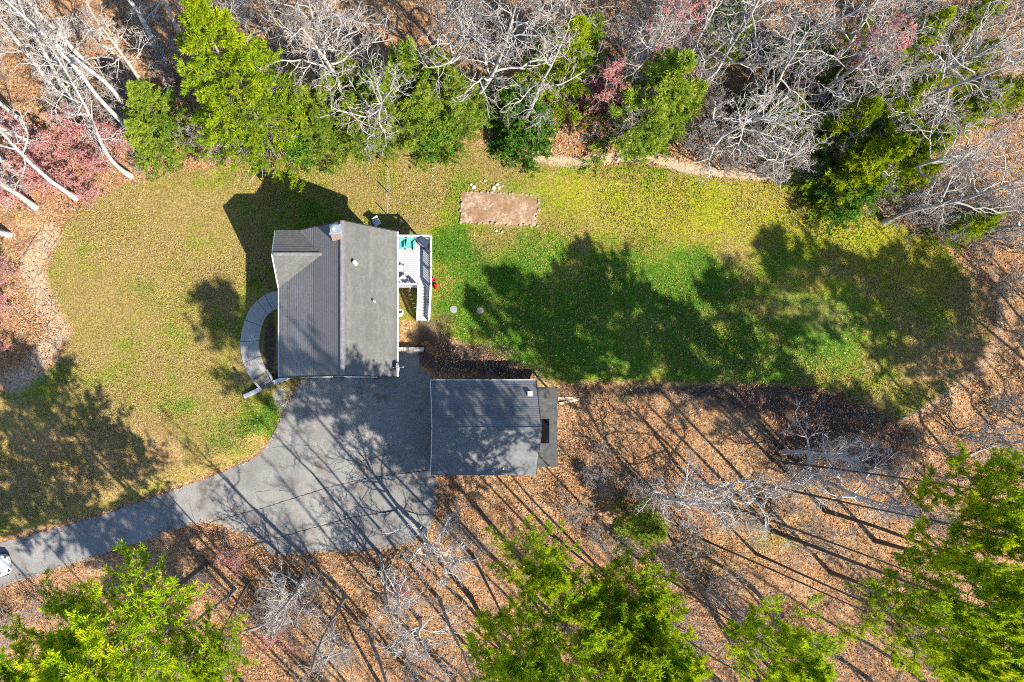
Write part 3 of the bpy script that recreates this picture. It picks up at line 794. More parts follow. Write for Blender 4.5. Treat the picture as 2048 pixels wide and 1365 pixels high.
for i in range(nst):
    z = DZ - (i + 1) * DZ / (nst + 1); y = dy0 - (i + .5) * (dy0 - SB) / nst
    if tr is None:
        q = MB(); q.box((0, 0, 0), (dx1 - xs0 - .1, .24, .04)); tr = q.build('tread', M['deck'], dk, loc=((xs0 + dx1 - .05) / 2 - dl.x, y - dl.y, z))
    else:
        c = tr.copy(); COL.objects.link(c); c.location = ((xs0 + dx1 - .05) / 2 - dl.x, y - dl.y, z)
for x in (xs0 + .03, dx1 - .08):
    m = DMB(); m.bar((x, dy0, DZ - .2), (x, SB, -.1), .045, .28); m.build('stringer', M['white_vinyl'])
for x, y in ((dx1 - .1, dy1 - .1), (dx1 - .1, dy0 + .1), (1.5, dy1 - .1), (1.5, dy0 + .1), (xs0 + .1, dy0 + .1)):
    m = DMB(); m.box((x, y, (DZ - .22) / 2 - .1), (.13, .13, DZ - .02)); m.build('support_post', M['white_vinyl'])

def adirondack(loc, rz, label):
    e = empty('garden_chair', loc, label, 'chair', 'teal chairs on the deck', rz)
    # faces -y
    for k in range(5):
        w = .105; x = (k - 2) * .115
        hgt = [.62, .72, .76, .72, .62][k]
        m = MB(); m.bar((x * .8, .22, .30), (x * 1.12, .22 + hgt * .38, .30 + hgt * .9), w, .022, up=(0, -1, .4)); m.build('back_slat', M['teal'], e)
    for k in range(5):
        m = MB(); m.box((0, -.27 + k * .115, .36 - k * .022), (.54, .105, .022), rx=-.19); m.build('seat_slat', M['teal'], e)
    for s_ in (-1, 1):
        m = MB(); m.box((s_ * .35, -.06, .56), (.13, .72, .024)); m.build('armrest', M['teal'], e)
        m = MB(); m.box((s_ * .31, -.34, .27), (.03, .10, .56)); m.build('leg', M['teal'], e)
        m = MB(); m.bar((s_ * .28, -.33, .33), (s_ * .28, .52, .03), .03, .11); m.build('leg', M['teal'], e)
adirondack((0.80, 11.33, DZ), 0.15, 'teal slatted garden chair on the deck, nearer the house wall')
adirondack((1.45, 11.38, DZ), -0.12, 'teal slatted garden chair on the deck, next to the grill')
# grill
e = empty('grill', (2.42, 11.42, DZ), 'black gas grill standing in the corner of the deck', 'grill', None, math.radians(-42))
m = MB(); m.box((0, 0, .42), (.62, .48, .74)); m.build('cabinet', M['dark_metal'], e)
vs = []; n = 8
m = MB()
for i in range(n):
    a0 = math.pi * i / n; a1 = math.pi * (i + 1) / n
    m.add([(-.36, .27 * math.cos(a0), .82 + .27 * math.sin(a0)), (.36, .27 * math.cos(a0), .82 + .27 * math.sin(a0)), (.36, .27 * math.cos(a1), .82 + .27 * math.sin(a1)), (-.36, .27 * math.cos(a1), .82 + .27 * math.sin(a1))], [(0, 1, 2, 3)])
for sx_ in (-.36, .36):
    m.add([(sx_, .27 * math.cos(math.pi * i / n), .82 + .27 * math.sin(math.pi * i / n)) for i in range(n + 1)], [tuple(range(n + 1))])
lid = m.build('lid', plain('grill_lid', (.06, .08, .13), .3, .4), e, smooth=False)
g = MB(); g.bar((-.28, -.31, .94), (.28, -.31, .94), .03, .03); g.build('handle', M['grey_metal'], lid)
for s_ in (-1, 1):
    m = MB(); m.box((s_ * .52, 0, .80), (.30, .46, .04)); m.build('side_shelf', M['grey_metal'] if s_ < 0 else M['dark_metal'], e)
    for t_ in (-1, 1):
        m = MB(); m.tube((s_ * .28 - .02, t_ * .2, .05), (s_ * .28 + .02, t_ * .2, .05), .05, n=10); m.build('wheel', M['dark_metal'], e)
# cushioned chairs at the deck's lower end
def patio_chair(loc, rz, label):
    e = empty('patio_chair', loc, label, 'chair', 'cushioned chairs on the deck', rz)
    m = MB(); m.box((0, 0, .42), (.50, .50, .10)); m.build('seat_cushion', M['cushion'], e, bevel=.03)
    m = MB(); m.box((0, .25, .72), (.50, .10, .52), rx=-.2); m.build('back_cushion', M['cushion'], e, bevel=.03)
    for s_ in (-1, 1):
        m = MB(); m.bar((s_ * .29, -.28, .62), (s_ * .29, .28, .62), .04, .03); m.build('armrest', M['dark_metal'], e)
        for t_ in (-1, 1):
            m = MB(); m.tube((s_ * .29, t_ * .27, 0), (s_ * .29, t_ * .27, .62), .018, n=6); m.build('leg', M['dark_metal'], e)
    m = MB(); m.box((0, 0, .35), (.56, .54, .03)); m.build('seat_frame', M['dark_metal'], e)
patio_chair((0.95, 8.78, DZ), 2.2, 'grey cushioned dark framed chair by the deck rail above stairs')
patio_chair((0.72, 9.55, DZ), 1.5, 'grey cushioned dark framed chair half under the eave, middle of deck')

# ------------------------------------------------------------------ curved walk, steps, retaining wall
walk = empty('walkway', W(510, 690), 'curved concrete walk of joined slabs around the front of the house', 'path')
wk = Vector(W(510, 690))
outer = [(566, 581), (548, 583), (530, 590), (514, 602), (500, 618), (490, 640), (484, 662), (481, 684), (482, 706), (487, 727), (494, 744), (503, 760)]
inner = [(566, 617), (556, 618), (546, 622), (537, 629), (529, 640), (524, 654), (521, 668), (519, 682), (519, 697), (522, 712), (527, 726), (534, 741)]
cuts = [0, 2, 3, 5, 7, 9, 11]
for a, b in zip(cuts[:-1], cuts[1:]):
    po = [outer[i] for i in range(a, b + 1)]; pi = [inner[i] for i in range(a, b + 1)]
    # shrink ends to leave a joint
    def lerp(p, q, f): return (p[0] + (q[0] - p[0]) * f, p[1] + (q[1] - p[1]) * f)
    j = .012
    po[0] = lerp(po[0], po[1], j * 2); pi[0] = lerp(pi[0], pi[1], j * 2); po[-1] = lerp(po[-1], po[-2], j * 2); pi[-1] = lerp(pi[-1], pi[-2], j * 2)
    # smooth the arcs
    P = [Vector(W(*p)) - wk for p in po + pi[::-1]]
    m = MB(); m.prism([(p.x, p.y) for p in P][::-1], -.2, .11); m.build('slab', M['concrete'], walk, bevel=.008)
steps = empty('front_steps', W(524, 760), 'flight of grey stone steps between white cheek walls, below the walk', 'steps')
stp = Vector(W(524, 760))
a0, a1 = Vector(W(504, 758)), Vector(W(534, 740))
b0, b1 = Vector(W(523, 781)), Vector(W(547, 764))
ns = 5
for i in range(ns):
    f0, f1 = i / ns, (i + 1) / ns
    f1 -= .025; q = [a0.lerp(b0, f0), a1.lerp(b1, f0), a1.lerp(b1, f1), a0.lerp(b0, f1)]
    z = 0.03 - (i + 1) * (0.83) / (ns + 1)
    m = MB(); m.prism([((p - stp).x, (p - stp).y) for p in q][::-1], LOW - .1, z); m.build('step', M['step_stone'], steps)
for p, q in ((a0, b0), (a1, b1)):
    m = MB(); m.bar(p - stp + Vector((0, 0, -.18)), q - stp + Vector((0, 0, -.18)), .16, .5); m.build('cheek_wall', M['wall_cap'], steps)
rw = empty('retaining_wall', W(530, 775), 'low white capped retaining wall across the foot of the front steps', 'wall')
rwl = Vector(W(530, 775))
wp = [((489, 794), (519, 780)), ((549, 766), (577, 754))]
for (p, q) in wp:
    P_, Q_ = Vector(W(*p, 0)), Vector(W(*q, 0))
    m = MB(); m.bar(P_ - rwl + Vector((0, 0, -.33)), Q_ - rwl + Vector((0, 0, -.33)), .24, 1.1); m.build('wall_body', M['siding'], rw)
    m = MB(); m.bar(P_ - rwl + Vector((0, 0, .25)), Q_ - rwl + Vector((0, 0, .25)), .32, .07); m.build('wall_cap', M['white_paint'], rw)
# block wall by the parking pad beside the house
pw = empty('block_wall', W(818, 699), 'short grey block wall at the head of the driveway beside the house', 'wall')
pwl = Vector(W(818, 699))
k = 0
for x in np.arange(797, 838, 10.2):
    p = Vector(W(x + 5, 699, 0.1)); m = MB(); m.box((p.x - pwl.x, p.y - pwl.y, -.35), (.375, .30, 1.0)); m.build('block', M['concrete'], pw, bevel=.01)
# lamp post
lp = W(495, 765)
e = empty('lamp_post', lp, 'slim dark lamp post on the lawn beside the front steps', 'lamp')
m = MB(); m.tube((0, 0, -.1), (0, 0, 1.35), .035, .028, 8); m.build('post', M['dark_metal'], e)
m = MB(); m.lathe((0, 0, 1.35), [(.04, 0), (.10, .04), (.12, .22), (.03, .32), (0, .34)], 6); m.build('lantern', M['dark_metal'], e)

# ------------------------------------------------------------------ garage
gx0, gx1, gyB, gyT = 3.02, 10.76, -5.53, 1.40
gyK = (gyB + gyT) / 2; gze, gzk = 2.15, 3.95
gar = empty('garage', (6.9, -2, LOW), 'detached grey shingled garage at the right of the driveway', 'garage')
gl = Vector((6.9, -2, LOW))
class GMB(MB):
    def build(self, name, mat, parent=None, **k):
        return super().build(name, mat, gar, loc=tuple(-gl), **k)
sT = Vector((0, gyK - gyT, gzk - gze)); sB = Vector((0, gyK - gyB, gzk - gze))
shingle_slope('roof_slope', [[(0, 0), (gx1 - gx0, 0), (gx1 - gx0, sT.length), (0, sT.length)]], Vector((gx0, gyT, gze)) - gl, (1, 0, 0), sT, M['roof_garage'], gar, lift=.02)
shingle_slope('roof_slope', [[(0, 0), (gx1 - gx0, 0), (gx1 - gx0, sB.length), (0, sB.length)]], Vector((gx0, gyB, gze)) - gl, (1, 0, 0), sB, M['roof_garage'], gar, lift=.014)
m = GMB(); m.bar((gx0, gyK, gzk + .055), (gx1, gyK, gzk + .055), .24, .03, up=(0, 0, 1)); m.build('ridge_cap', M['roof_garage'])
m = GMB(); m.box(((gx0 + gx1) / 2, gyT + .05, gze - .04), (gx1 - gx0, .09, .11)); m.build('gutter', M['white_paint'])
for x in (gx0 - .03, gx1 + .03):
    for yy in (gyT, gyB):
        m = GMB(); m.bar((x, yy, gze - .02), (x, gyK, gzk - .02), .05, .16, up=(0, 0, 1)); m.build('rake_board', M['white_paint'] if x < 5 else M['weathered'])
iw = .3
m = GMB(); m.box(((gx0 + gx1) / 2, gyT - iw, (gze + LOW) / 2), (gx1 - gx0 - 2 * iw - .3, .12, gze - LOW - .05)); m.build('wall', M['siding'])
m = GMB(); m.box(((gx0 + gx1) / 2, gyB + iw, (gze + LOW) / 2), (gx1 - gx0 - 2 * iw - .3, .12, gze - LOW - .05)); m.build('wall', M['siding'])
for x in (gx0 + iw, gx1 - iw):
    P = [(gyB + iw, LOW - .1), (gyT - iw, LOW - .1), (gyT - iw, gze), (gyK, gzk - .2), (gyB + iw, gze)]
    m = GMB(); n = 5
    m.add([(x - .06, y, z) for y, z in P] + [(x + .06, y, z) for y, z in P], [tuple(range(n - 1, -1, -1)), tuple(range(n, 2 * n))] + [(i, (i + 1) % n, n + (i + 1) % n, n + i) for i in range(n)])
    m.build('wall', M['siding'])
for y in (-3.5, -.6):
    m = GMB(); m.box((gx0 + iw - .09, y, LOW + 1.1), (.05, 2.4, 2.15)); m.build('garage_door', M['white_paint'])
# roof vent box near the top right corner and small cap
def on_garage(px, py):
    h = 3
    for _ in range(6):
        x, y, _z = W(px, py, h); h = gzk - (gzk - gze) / (gyT - gyK) * abs(y - gyK)
    return x, y, h
x, y, z = on_garage(1059, 788)
m = GMB(); m.box((x, y, z + .14), (.36, .34, .22)); m.box((x - .22, y + .14, z + .08), (.10, .06, .05)); m.box((x - .2, y - .22, z + .08), (.1, .06, .05)); m.box((x + .12, y - .23, z + .08), (.12, .06, .05)); m.build('roof_vent', M['white_vinyl'])
x, y, z = on_garage(1006, 938)
m = GMB(); m.lathe((x, y, z), [(.09, 0), (.06, .1), (.06, .25), (0, .27)], 10); m.build('vent_pipe', M['white_vinyl'])
# lean-to on the right, low board roof with an open bay
lt = empty('lean_to', (11.6, -2, LOW), 'low weathered board lean-to with open bay, against the garage right wall', 'shed')
ll = Vector((11.6, -2, LOW))
lx0, lx1, lyB, lyT = gx1 + .12, 12.5, -5.0, .95
def lz(x): return 1.75 - (x - lx0) * .12
ly = lyT; r_ = random.Random(3)
while ly > lyB + .05:
    w = min(.6, ly - lyB); y0 = ly - w
    x_start = lx0
    if -3.1 < (ly + y0) / 2 < -1.15: x_start = lx0 + 1.0
    m = MB(); zz = r_.uniform(-.012, .012)
    xa_, xb_ = x_start, lx1 + r_.uniform(-.05, .06)
    m.add([(xa_ - ll.x, y0 + .012 - ll.y, lz(xa_) + zz - ll.z), (xb_ - ll.x, y0 + .012 - ll.y, lz(xb_) + zz - ll.z), (xb_ - ll.x, ly - ll.y, lz(xb_) + zz - ll.z), (xa_ - ll.x, ly - ll.y, lz(xa_) + zz - ll.z)] +
          [(xa_ - ll.x, y0 + .012 - ll.y, lz(xa_) + zz - .04 - ll.z), (xb_ - ll.x, y0 + .012 - ll.y, lz(xb_) + zz - .04 - ll.z), (xb_ - ll.x, ly - ll.y, lz(xb_) + zz - .04 - ll.z), (xa_ - ll.x, ly - ll.y, lz(xa_) + zz - .04 - ll.z)],
          [(0, 1, 2, 3), (7, 6, 5, 4), (0, 4, 5, 1), (1, 5, 6, 2), (2, 6, 7, 3), (3, 7, 4, 0)])
    m.build('roof_panel', M['weathered'], lt); ly -= w
for y in (lyT - .1, -2, lyB + .1):
    m = MB(); m.box((lx1 - .12 - ll.x, y - ll.y, (lz(lx1) - LOW) / 2 - .06), (.1, .1, lz(lx1) - LOW)); m.build('post', M['weathered'], lt)
m = MB(); m.box((lx1 - .14 - ll.x, (lyB + lyT) / 2 - ll.y, lz(lx1) - .14 - ll.z), (.05, lyT - lyB, .15)); m.build('beam', M['weathered'], lt)
m = MB(); m.box((lx0 + .52 - ll.x, -2.1 - ll.y, .25), (2.0, 3.0, .5)); m.build('bay_shade_box', plain('bay_shade_black', (.006, .006, .007), .9, spec=.05), lt)  # near-black block added to paint the deep shade inside the open bay
# loose planks beside the lean-to
for i, (p, q, w, lab) in enumerate([((1116, 797), (1152, 798), .22, 'pale plank lying level on leaves beside the lean-to'), ((1118, 808), (1158, 799), .20, 'pale plank lying slanted on leaves beside the lean-to')]):
    A_, B_ = Vector(G(*p)), Vector(G(*q)); c = (A_ + B_) / 2
    m = MB(); m.bar(A_ - c, B_ - c, w, .05); o = m.build('plank', M['lumber'], loc=tuple(c + Vector((0, 0, .06 + .05 * i)))); tag(o, lab, 'plank', 'planks by the lean-to')

# ------------------------------------------------------------------ satellite dish
dpx = W(795, 736, 5.75)
e = empty('satellite_dish', (0.50, dpx[1], 5.62), 'white satellite dish on the lower right roof corner of the house', 'satellite dish')
ax = Vector((0.93, 0.05, 0.36)).normalized()
m = MB(); m.lathe(tuple(Vector((-.02, 0, .42)) - ax * .02), [(0.0, -.02), (.12, -.012), (.24, .02), (.34, .065), (.345, .075), (.24, .035), (.12, .004), (0.0, -.004)], 20, axis=tuple(ax)); m.build('dish', M['white_vinyl'], e, smooth=True)
m = MB(); m.bar((-.02, 0, .3), tuple(Vector((-.02, 0, .35)) + ax * .42), .03, .03); m.build('arm', M['grey_metal'], e)
m = MB(); m.box(tuple(Vector((-.02, 0, .38)) + ax * .43), (.10, .07, .07)); m.build('receiver', M['white_vinyl'], e)
m = MB(); m.tube((-.1, 0, .08), (-.12, 0, .42), .03, n=8); m.bar((-.3, 0, .42), (-.02, 0, .42), .04, .04); m.build('mast', M['grey_metal'], e)

# ------------------------------------------------------------------ small things on the lawn
e = empty('propane_tank', (0.75, 6.62, 0), 'white upright propane tank against the wall beneath the house eave', 'tank')
m = MB(); m.lathe((0, 0, 0), [(.20, 0), (.20, .08), (.27, .16), (.29, .3), (.29, .95), (.25, 1.08), (.14, 1.15), (0, 1.17)], 18); m.build('body', M['white_paint'], e, smooth=True)
m = MB(); m.lathe((0, 0, 1.08), [(.20, 0), (.21, .22), (.16, .22), (.155, 0)], 18); m.build('collar', M['white_paint'], e)
m = MB(); m.lathe((0, 0, 1.14), [(.07, 0), (.07, .1), (.03, .12), (0, .14)], 10); m.build('valve', M['dark_metal'], e)
for px, py, r, mt, lab in ((907, 619, .29, 'grey', 'grey round concrete septic lid in shaded dirt nearer the deck stairs'), (960, 622, .27, 'tan', 'tan round concrete septic lid at the edge of the grass')):
    c = (.26, .26, .25) if mt == 'grey' else (.50, .38, .26)
    m = MB(); m.lathe((0, 0, 0), [(r, -.1), (r, .05), (r * .93, .075), (r * .86, .07), (r * .2, .085), (0, .085)], 24)
    o = m.build('septic_lid', mat_concrete('lid_' + mt, c), loc=(*W(px, py)[:2], 0)); tag(o, lab, 'lid', 'septic lids')
e = empty('gas_can', (*W(872, 574)[:2], 0), 'small bright red plastic can on the grass beside the deck stairs', 'can', None, .3)
m = MB(); m.box((0, 0, .19), (.26, .42, .36), taper=.86); m.build('body', M['red'], e, bevel=.04)
m = MB(); m.bar((0, -.14, .42), (0, .08, .42), .05, .04); m.box((0, -.14, .38), (.04, .04, .08)); m.box((0, .08, .38), (.04, .04, .08)); m.build('handle', M['red'], e)
m = MB(); m.tube((0, .16, .34), (.02, .30, .50), .03, .02, 8); m.build('spout', M['dark_metal'], e)
e = empty('flower_pot', (*W(867, 561)[:2], 0), 'small red flower pot on the grass against the deck rail', 'pot')
m = MB(); m.lathe((0, 0, 0), [(.10, 0), (.15, .22), (.165, .22), (.165, .27), (.13, .27), (.12, .2)], 12); m.build('pot', M['red'], e)
m = MB(); m.lathe((0, 0, .19), [(.13, 0), (0, .02)], 12); m.build('soil', M['darkwood'], e)
# grey folding chair in the house shadow
e = empty('lawn_chair', W(754, 448), 'pale grey folding chair in the house shadow behind the roof', 'chair', None, .6)
m = MB(); m.box((0, 0, .38), (.5, .46, .03)); m.build('seat', M['cushion'], e)
m = MB(); m.box((0, .27, .68), (.5, .03, .5), rx=-.25); m.build('backrest', M['cushion'], e)
for s_ in (-1, 1):
    m = MB(); m.bar((s_ * .25, -.25, 0), (s_ * .25, .25, .42), .03, .03); m.build('leg', M['grey_metal'], e)
    m = MB(); m.bar((s_ * .25, .25, 0), (s_ * .25, -.25, .42), .028, .028); m.build('leg', M['grey_metal'], e)

# rocks
def rock(px, py, r, label, group, seed, mat='rock', parent=None, loc=None, name='rock'):
    rr_ = np.random.default_rng(seed)
    n, mth = 9, 5
    V = [(0, 0, -.3 * r)]
    for j in range(1, mth):
        th = math.pi * j / mth
        for i in range(n):
            ph = 2 * math.pi * i / n
            q = r * (1 + rr_.normal(0, .14))
            V.append((q * math.sin(th) * math.cos(ph), q * math.sin(th) * math.sin(ph) * .8, -q * math.cos(th) * .62 + .25 * r))
    V.append((0, 0, .85 * r))
    F4 = []; F3 = []
    for i in range(n): F3.append((0, 1 + (i + 1) % n, 1 + i))
    for j in range(mth - 2):
        for i in range(n):
            a = 1 + j * n
            F4.append((a + i, a + (i + 1) % n, a + n + (i + 1) % n, a + n + i))
    a = 1 + (mth - 2) * n
    for i in range(n): F3.append((a + i, a + (i + 1) % n, len(V) - 1))
    me = mesh_from(name, V, [F4, F3])
    o = link(name, me, M[mat], parent, loc=loc if loc is not None else (*W(px, py)[:2], 0)); o.rotation_euler.z = rr_.uniform(0, 6)
    if label: tag(o, label, 'rock', group)
    return o
for i, (px, py, r, lab) in enumerate([
    (942, 370, .16, 'pale rock with dark gap, left one of the pair above the bed'), (947, 375, .20, 'larger pale rock of the left pair above the dirt bed'),
    (970, 362, .13, 'lone small pale rock on grass, farthest above the dirt bed'), (987, 377, .20, 'dull pale rock touching the top edge of the dirt bed'),
    (994, 370, .17, 'pale rock above the dirt bed, top of the right cluster'), (998, 376, .15, 'pale rock at the right side of the cluster above the bed'),
    (1005, 373, .09, 'smallest pale rock, right end of the cluster above the bed'), (993, 462, .13, 'pale rock below the dirt bed, left of two'),
    (1004, 464, .11, 'pale rock below the dirt bed, right of two'), (866, 337, .09, 'tiny pale stone on the lawn, nearer the trees'), (865, 352, .10, 'tiny pale stone on the open lawn right of the wire fence'),
    (870, 362, .08, 'tiny dull stone on the lawn, lowest of three right of fence')]):
    rock(px, py, r, lab, 'pale rocks on the lawn', 50 + i)
# dirt bed with stone edging
bedc = Vector(W(1000, 418)); bed = empty('dirt_bed', tuple(bedc), 'rectangular bare dirt bed edged with small stones on the lawn', 'garden bed')
bp = [(923, 383), (1079, 391), (1072, 452), (921, 446)]
nx_, ny_ = 34, 16
V = []; rb = np.random.default_rng(8)
for j in range(ny_ + 1):
    for i in range(nx_ + 1):
        u, v = i / nx_, j / ny_
        p = np.array(bp[0]) * (1 - u) * (1 - v) + np.array(bp[1]) * u * (1 - v) + np.array(bp[2]) * u * v + np.array(bp[3]) * (1 - u) * v
        ed = min(u, 1 - u, v * .5, (1 - v) * .5) * 12
        z = 0.015 + .03 * min(1, ed) + max(0, rb.normal(0.02, .03)) * (0 if ed < .01 else 1) + .06 * math.exp(-((u - .35) ** 2 / .05 + (v - .6) ** 2 / .08))
        q = Vector(W(p[0], p[1])) - bedc; V.append((q.x, q.y, z))
F = [(j * (nx_ + 1) + i, (j + 1) * (nx_ + 1) + i, (j + 1) * (nx_ + 1) + i + 1, j * (nx_ + 1) + i + 1) for j in range(ny_) for i in range(nx_)]
def mat_dirt():
    t = NT('bare_dirt'); a = t.noise(.9, 5, .65, dist=.4); b = t.noise(4, 5, .7); c = t.noise(8, 4, .8)
    col = t.mix(t.rng(a, .38, .62), (.24, .14, .075), (.41, .31, .22))
    col = t.mix(t.rng(b, .40, .65, 0, .8), col, (.20, .105, .055)); col = t.mix(t.rng(c, .4, .65, 0, .5), col, (.12, .075, .05))
    t.bump(c, .6, .03); return t.base(col, .95, spec=.1)
link('soil', mesh_from('soil', V, [F], smooth=True), mat_dirt(), bed)
protos = [rock(0, 0, .125, None, None, 200 + k, 'edge_stone', bed, (0, 0, 0), 'stone') for k in range(6)]
cnt = 0; rs = random.Random(9)
for (p, q, dens) in ((bp[0], bp[1], 5.5), (bp[3], bp[0], 5.5), (bp[1], bp[2], 8.0), (bp[2], bp[3], 11.0)):
    L = math.hypot(q[0] - p[0], q[1] - p[1]); n = int(L / dens)
    for i in range(n):
        f = (i + rs.uniform(-.2, .2)) / n; w = Vector(W(p[0] + (q[0] - p[0]) * f + rs.uniform(-2, 2), p[1] + (q[1] - p[1]) * f + rs.uniform(-2, 2))) - bedc
        if cnt < 6: o = protos[cnt]
        else: o = protos[cnt % 6].copy(); COL.objects.link(o)
        o.location = (w.x, w.y, .02); o.rotation_euler = (0, 0, rs.uniform(0, 6)); s_ = rs.uniform(.35, 1.25); o.scale = (s_, s_, s_ * rs.uniform(.8, 1.4)); cnt += 1
# wire fence
fe = empty('wire_fence', W(777, 360), 'thin wire fence on metal posts running from deck corner to trees', 'fence')
fl = Vector(W(777, 360)); fp = [(779, 292), (779, 338), (777, 386), (773, 428)]
for p in fp:
    q = Vector(W(*p)) - fl; m = MB(); m.box((q.x, q.y, .62), (.05, .05, 1.3)); m.build('post', M['wire'], fe)
m = MB()
for a, b in zip(fp[:-1], fp[1:]):
    A_, B_ = Vector(W(*a)) - fl, Vector(W(*b)) - fl
    for z in (.1, .3, .5, .7, .9, 1.1, 1.22): m.bar(A_ + Vector((0, 0, z)), B_ + Vector((0, 0, z)), .006, .006)
m.build('wire_mesh', M['wire'], fe)

# ------------------------------------------------------------------ car at the left edge
cz = LOW + .03
cpos = Vector(W(17, 1127, cz + .7)); ang = math.radians(16)
hd = Vector((math.cos(ang), math.sin(ang), 0))
cc = cpos - hd * 2.15
e = empty('parked_car', (cc.x, cc.y, cz), 'white car parked on the driveway, cut by the left frame edge', 'car', None, ang)
def loft(secs):
    """secs: list of (x, halfwidth, z0, z1, roundness)"""
    V = []; F = []; n = 12
    for (x, hw, z0, z1) in secs:
        for i in range(n):
            a = 2 * math.pi * i / n + math.pi / n
            c_, s_ = math.cos(a), math.sin(a)
            px_ = hw * math.copysign(abs(c_) ** .45, c_); pz = (z0 + z1) / 2 + (z1 - z0) / 2 * math.copysign(abs(s_) ** .45, s_)
            V.append((x, px_, pz))
    for j in range(len(secs) - 1):
        for i in range(n): F.append((j * n + i, j * n + (i + 1) % n, (j + 1) * n + (i + 1) % n, (j + 1) * n + i))
    m = MB(); m.add(V, F); m.add(V[:n], [tuple(range(n))[::-1]]); m.add(V[-n:], [tuple(range(n))]); return m
M['car_paint'] = plain('white_car_paint', (.50, .51, .52), .35, var=.03, spec=.5)
loft([(-2.15, .62, .35, .75), (-2.0, .80, .25, .95), (-1.2, .86, .22, 1.0), (0, .88, .22, .98), (.9, .87, .22, .95), (1.55, .84, .22, .88), (1.95, .74, .25, .80), (2.15, .52, .32, .68)]).build('body', M['car_paint'], e, smooth=True)
loft([(-1.95, .60, .9, 1.0), (-1.45, .66, .9, 1.5), (-.4, .68, .9, 1.56), (.75, .66, .9, 1.52), (1.5, .60, .86, .98)]).build('cabin', M['glass'], e, smooth=True)
loft([(-1.4, .56, 1.48, 1.545), (-.4, .60, 1.52, 1.60), (.7, .56, 1.48, 1.555)]).build('roof', M['car_paint'], e, smooth=True)
for x in (-1.35, 1.35):
    for s_ in (-1, 1):
        m = MB(); m.tube((x, s_ * .70, .31), (x, s_ * .89, .31), .31, n=18); w_ = m.build('wheel', M['dark_metal'], e)
        m = MB(); m.tube((x, s_ * .885, .31), (x, s_ * .90, .31), .19, n=12); m.build('rim', M['grey_metal'], w_)
for s_ in (-1, 1):
    m = MB(); m.box((1.2, s_ * .95, .98), (.12, .2, .13)); m.build('mirror', M['dark_metal'], e, bevel=.03)
    m = MB(); m.box((1.98, s_ * .50, .70), (.22, .30, .12), rz=-s_ * .45); m.build('headlight', M['glass'], e, bevel=.03)
    m = MB(); m.bar((1.45, s_ * .1, 1.06), (1.25, s_ * .55, 1.18), .03, .02); m.build('wiper', M['dark_metal'], e)

# ------------------------------------------------------------------ vegetation generators
def nrm(v): return v / (np.linalg.norm(v, axis=-1, keepdims=True) + 1e-9)

def walk_pts(r, start, d, length, nseg, wig, trop):
    P = [start]; D = []; d = nrm(d); p = start.copy()
    for k in range(nseg):
        d = d + r.normal(0, wig, d.shape); d[:, 2] += trop; d = nrm(d)
        p = p + d * (length / nseg)[:, None]; P.append(p); D.append(d)
    D.append(D[-1])
    return np.stack(P, 1), np.stack(D, 1)

def spawn(r, P, D, length, rad, nchild, f0, f1, a0, a1, lr, rr, flat=0.0, end=True):
    M_, n = P.shape[0], P.shape[1]
    t = f0 + (f1 - f0) * (np.arange(nchild)[None, :] + r.uniform(0.1, .9, (M_, nchild))) / nchild
    if end: t[:, -1] = np.maximum(t[:, -1], .93)
    x = t * (n - 1); i = np.minimum(x.astype(int), n - 2); f = (x - i)[..., None]
    rows = np.arange(M_)[:, None]
    s = P[rows, i] * (1 - f) + P[rows, i + 1] * f
    d = D[rows, i]
    q = r.normal(0, 1, d.shape); q -= (q * d).sum(-1, keepdims=True) * d
    q[..., 2] *= (1 - flat); q = nrm(q)
    a = r.uniform(a0, a1, t.shape)[..., None]
    cd = nrm(np.cos(a) * d + np.sin(a) * q)
    L = length[:, None] * lr * (1.15 - .65 * t) * r.uniform(.65, 1.25, t.shape)
    R = rad[:, None] * (1 - .75 * t) * rr
    return s.reshape(-1, 3), cd.reshape(-1, 3), L.reshape(-1), R.reshape(-1)

class TubeSet:
    def __init__(self): self.V = []; self.F = []; self.nv = 0; self.slot = []
    def add(self, P, R0, k, taper=.8, rmin=.006, flare=0.0, slot=0):
        m, n, _ = P.shape
        T = nrm(np.gradient(P, axis=1))
        ref = np.where(np.abs(T[..., 2:3]) < .9, np.array([0, 0, 1.]), np.array([1., 0, 0]))
        u = nrm(np.cross(T, ref)); v = np.cross(T, u)
        f = np.linspace(0, 1, n)[None, :]
        R = np.maximum(R0[:, None] * (1 - taper * f), rmin)
        if flare: R = R * (1 + flare * np.exp(-f * 22))
        a = np.arange(k) * 2 * np.pi / k
        ring = P[:, :, None, :] + R[:, :, None, None] * (np.cos(a)[None, None, :, None] * u[:, :, None, :] + np.sin(a)[None, None, :, None] * v[:, :, None, :])
        idx = self.nv + np.arange(m * n * k).reshape(m, n, k)
        A = idx[:, :-1, :]; B = idx[:, 1:, :]
        F = np.stack([A, np.roll(A, -1, 2), np.roll(B, -1, 2), B], -1).reshape(-1, 4)
        self.V.append(ring.reshape(-1, 3)); self.F.append(F); self.nv += m * n * k; self.slot.append(np.full(len(F), slot, dtype=np.int32))
    def mesh(self, name, smooth=True):
        me = mesh_from(name, np.concatenate(self.V), [np.concatenate(self.F)], smooth)
        sl = np.concatenate(self.slot)
        if sl.max() > 0 and len(sl) == len(me.polygons): me.polygons.foreach_set('material_index', sl)
        return me

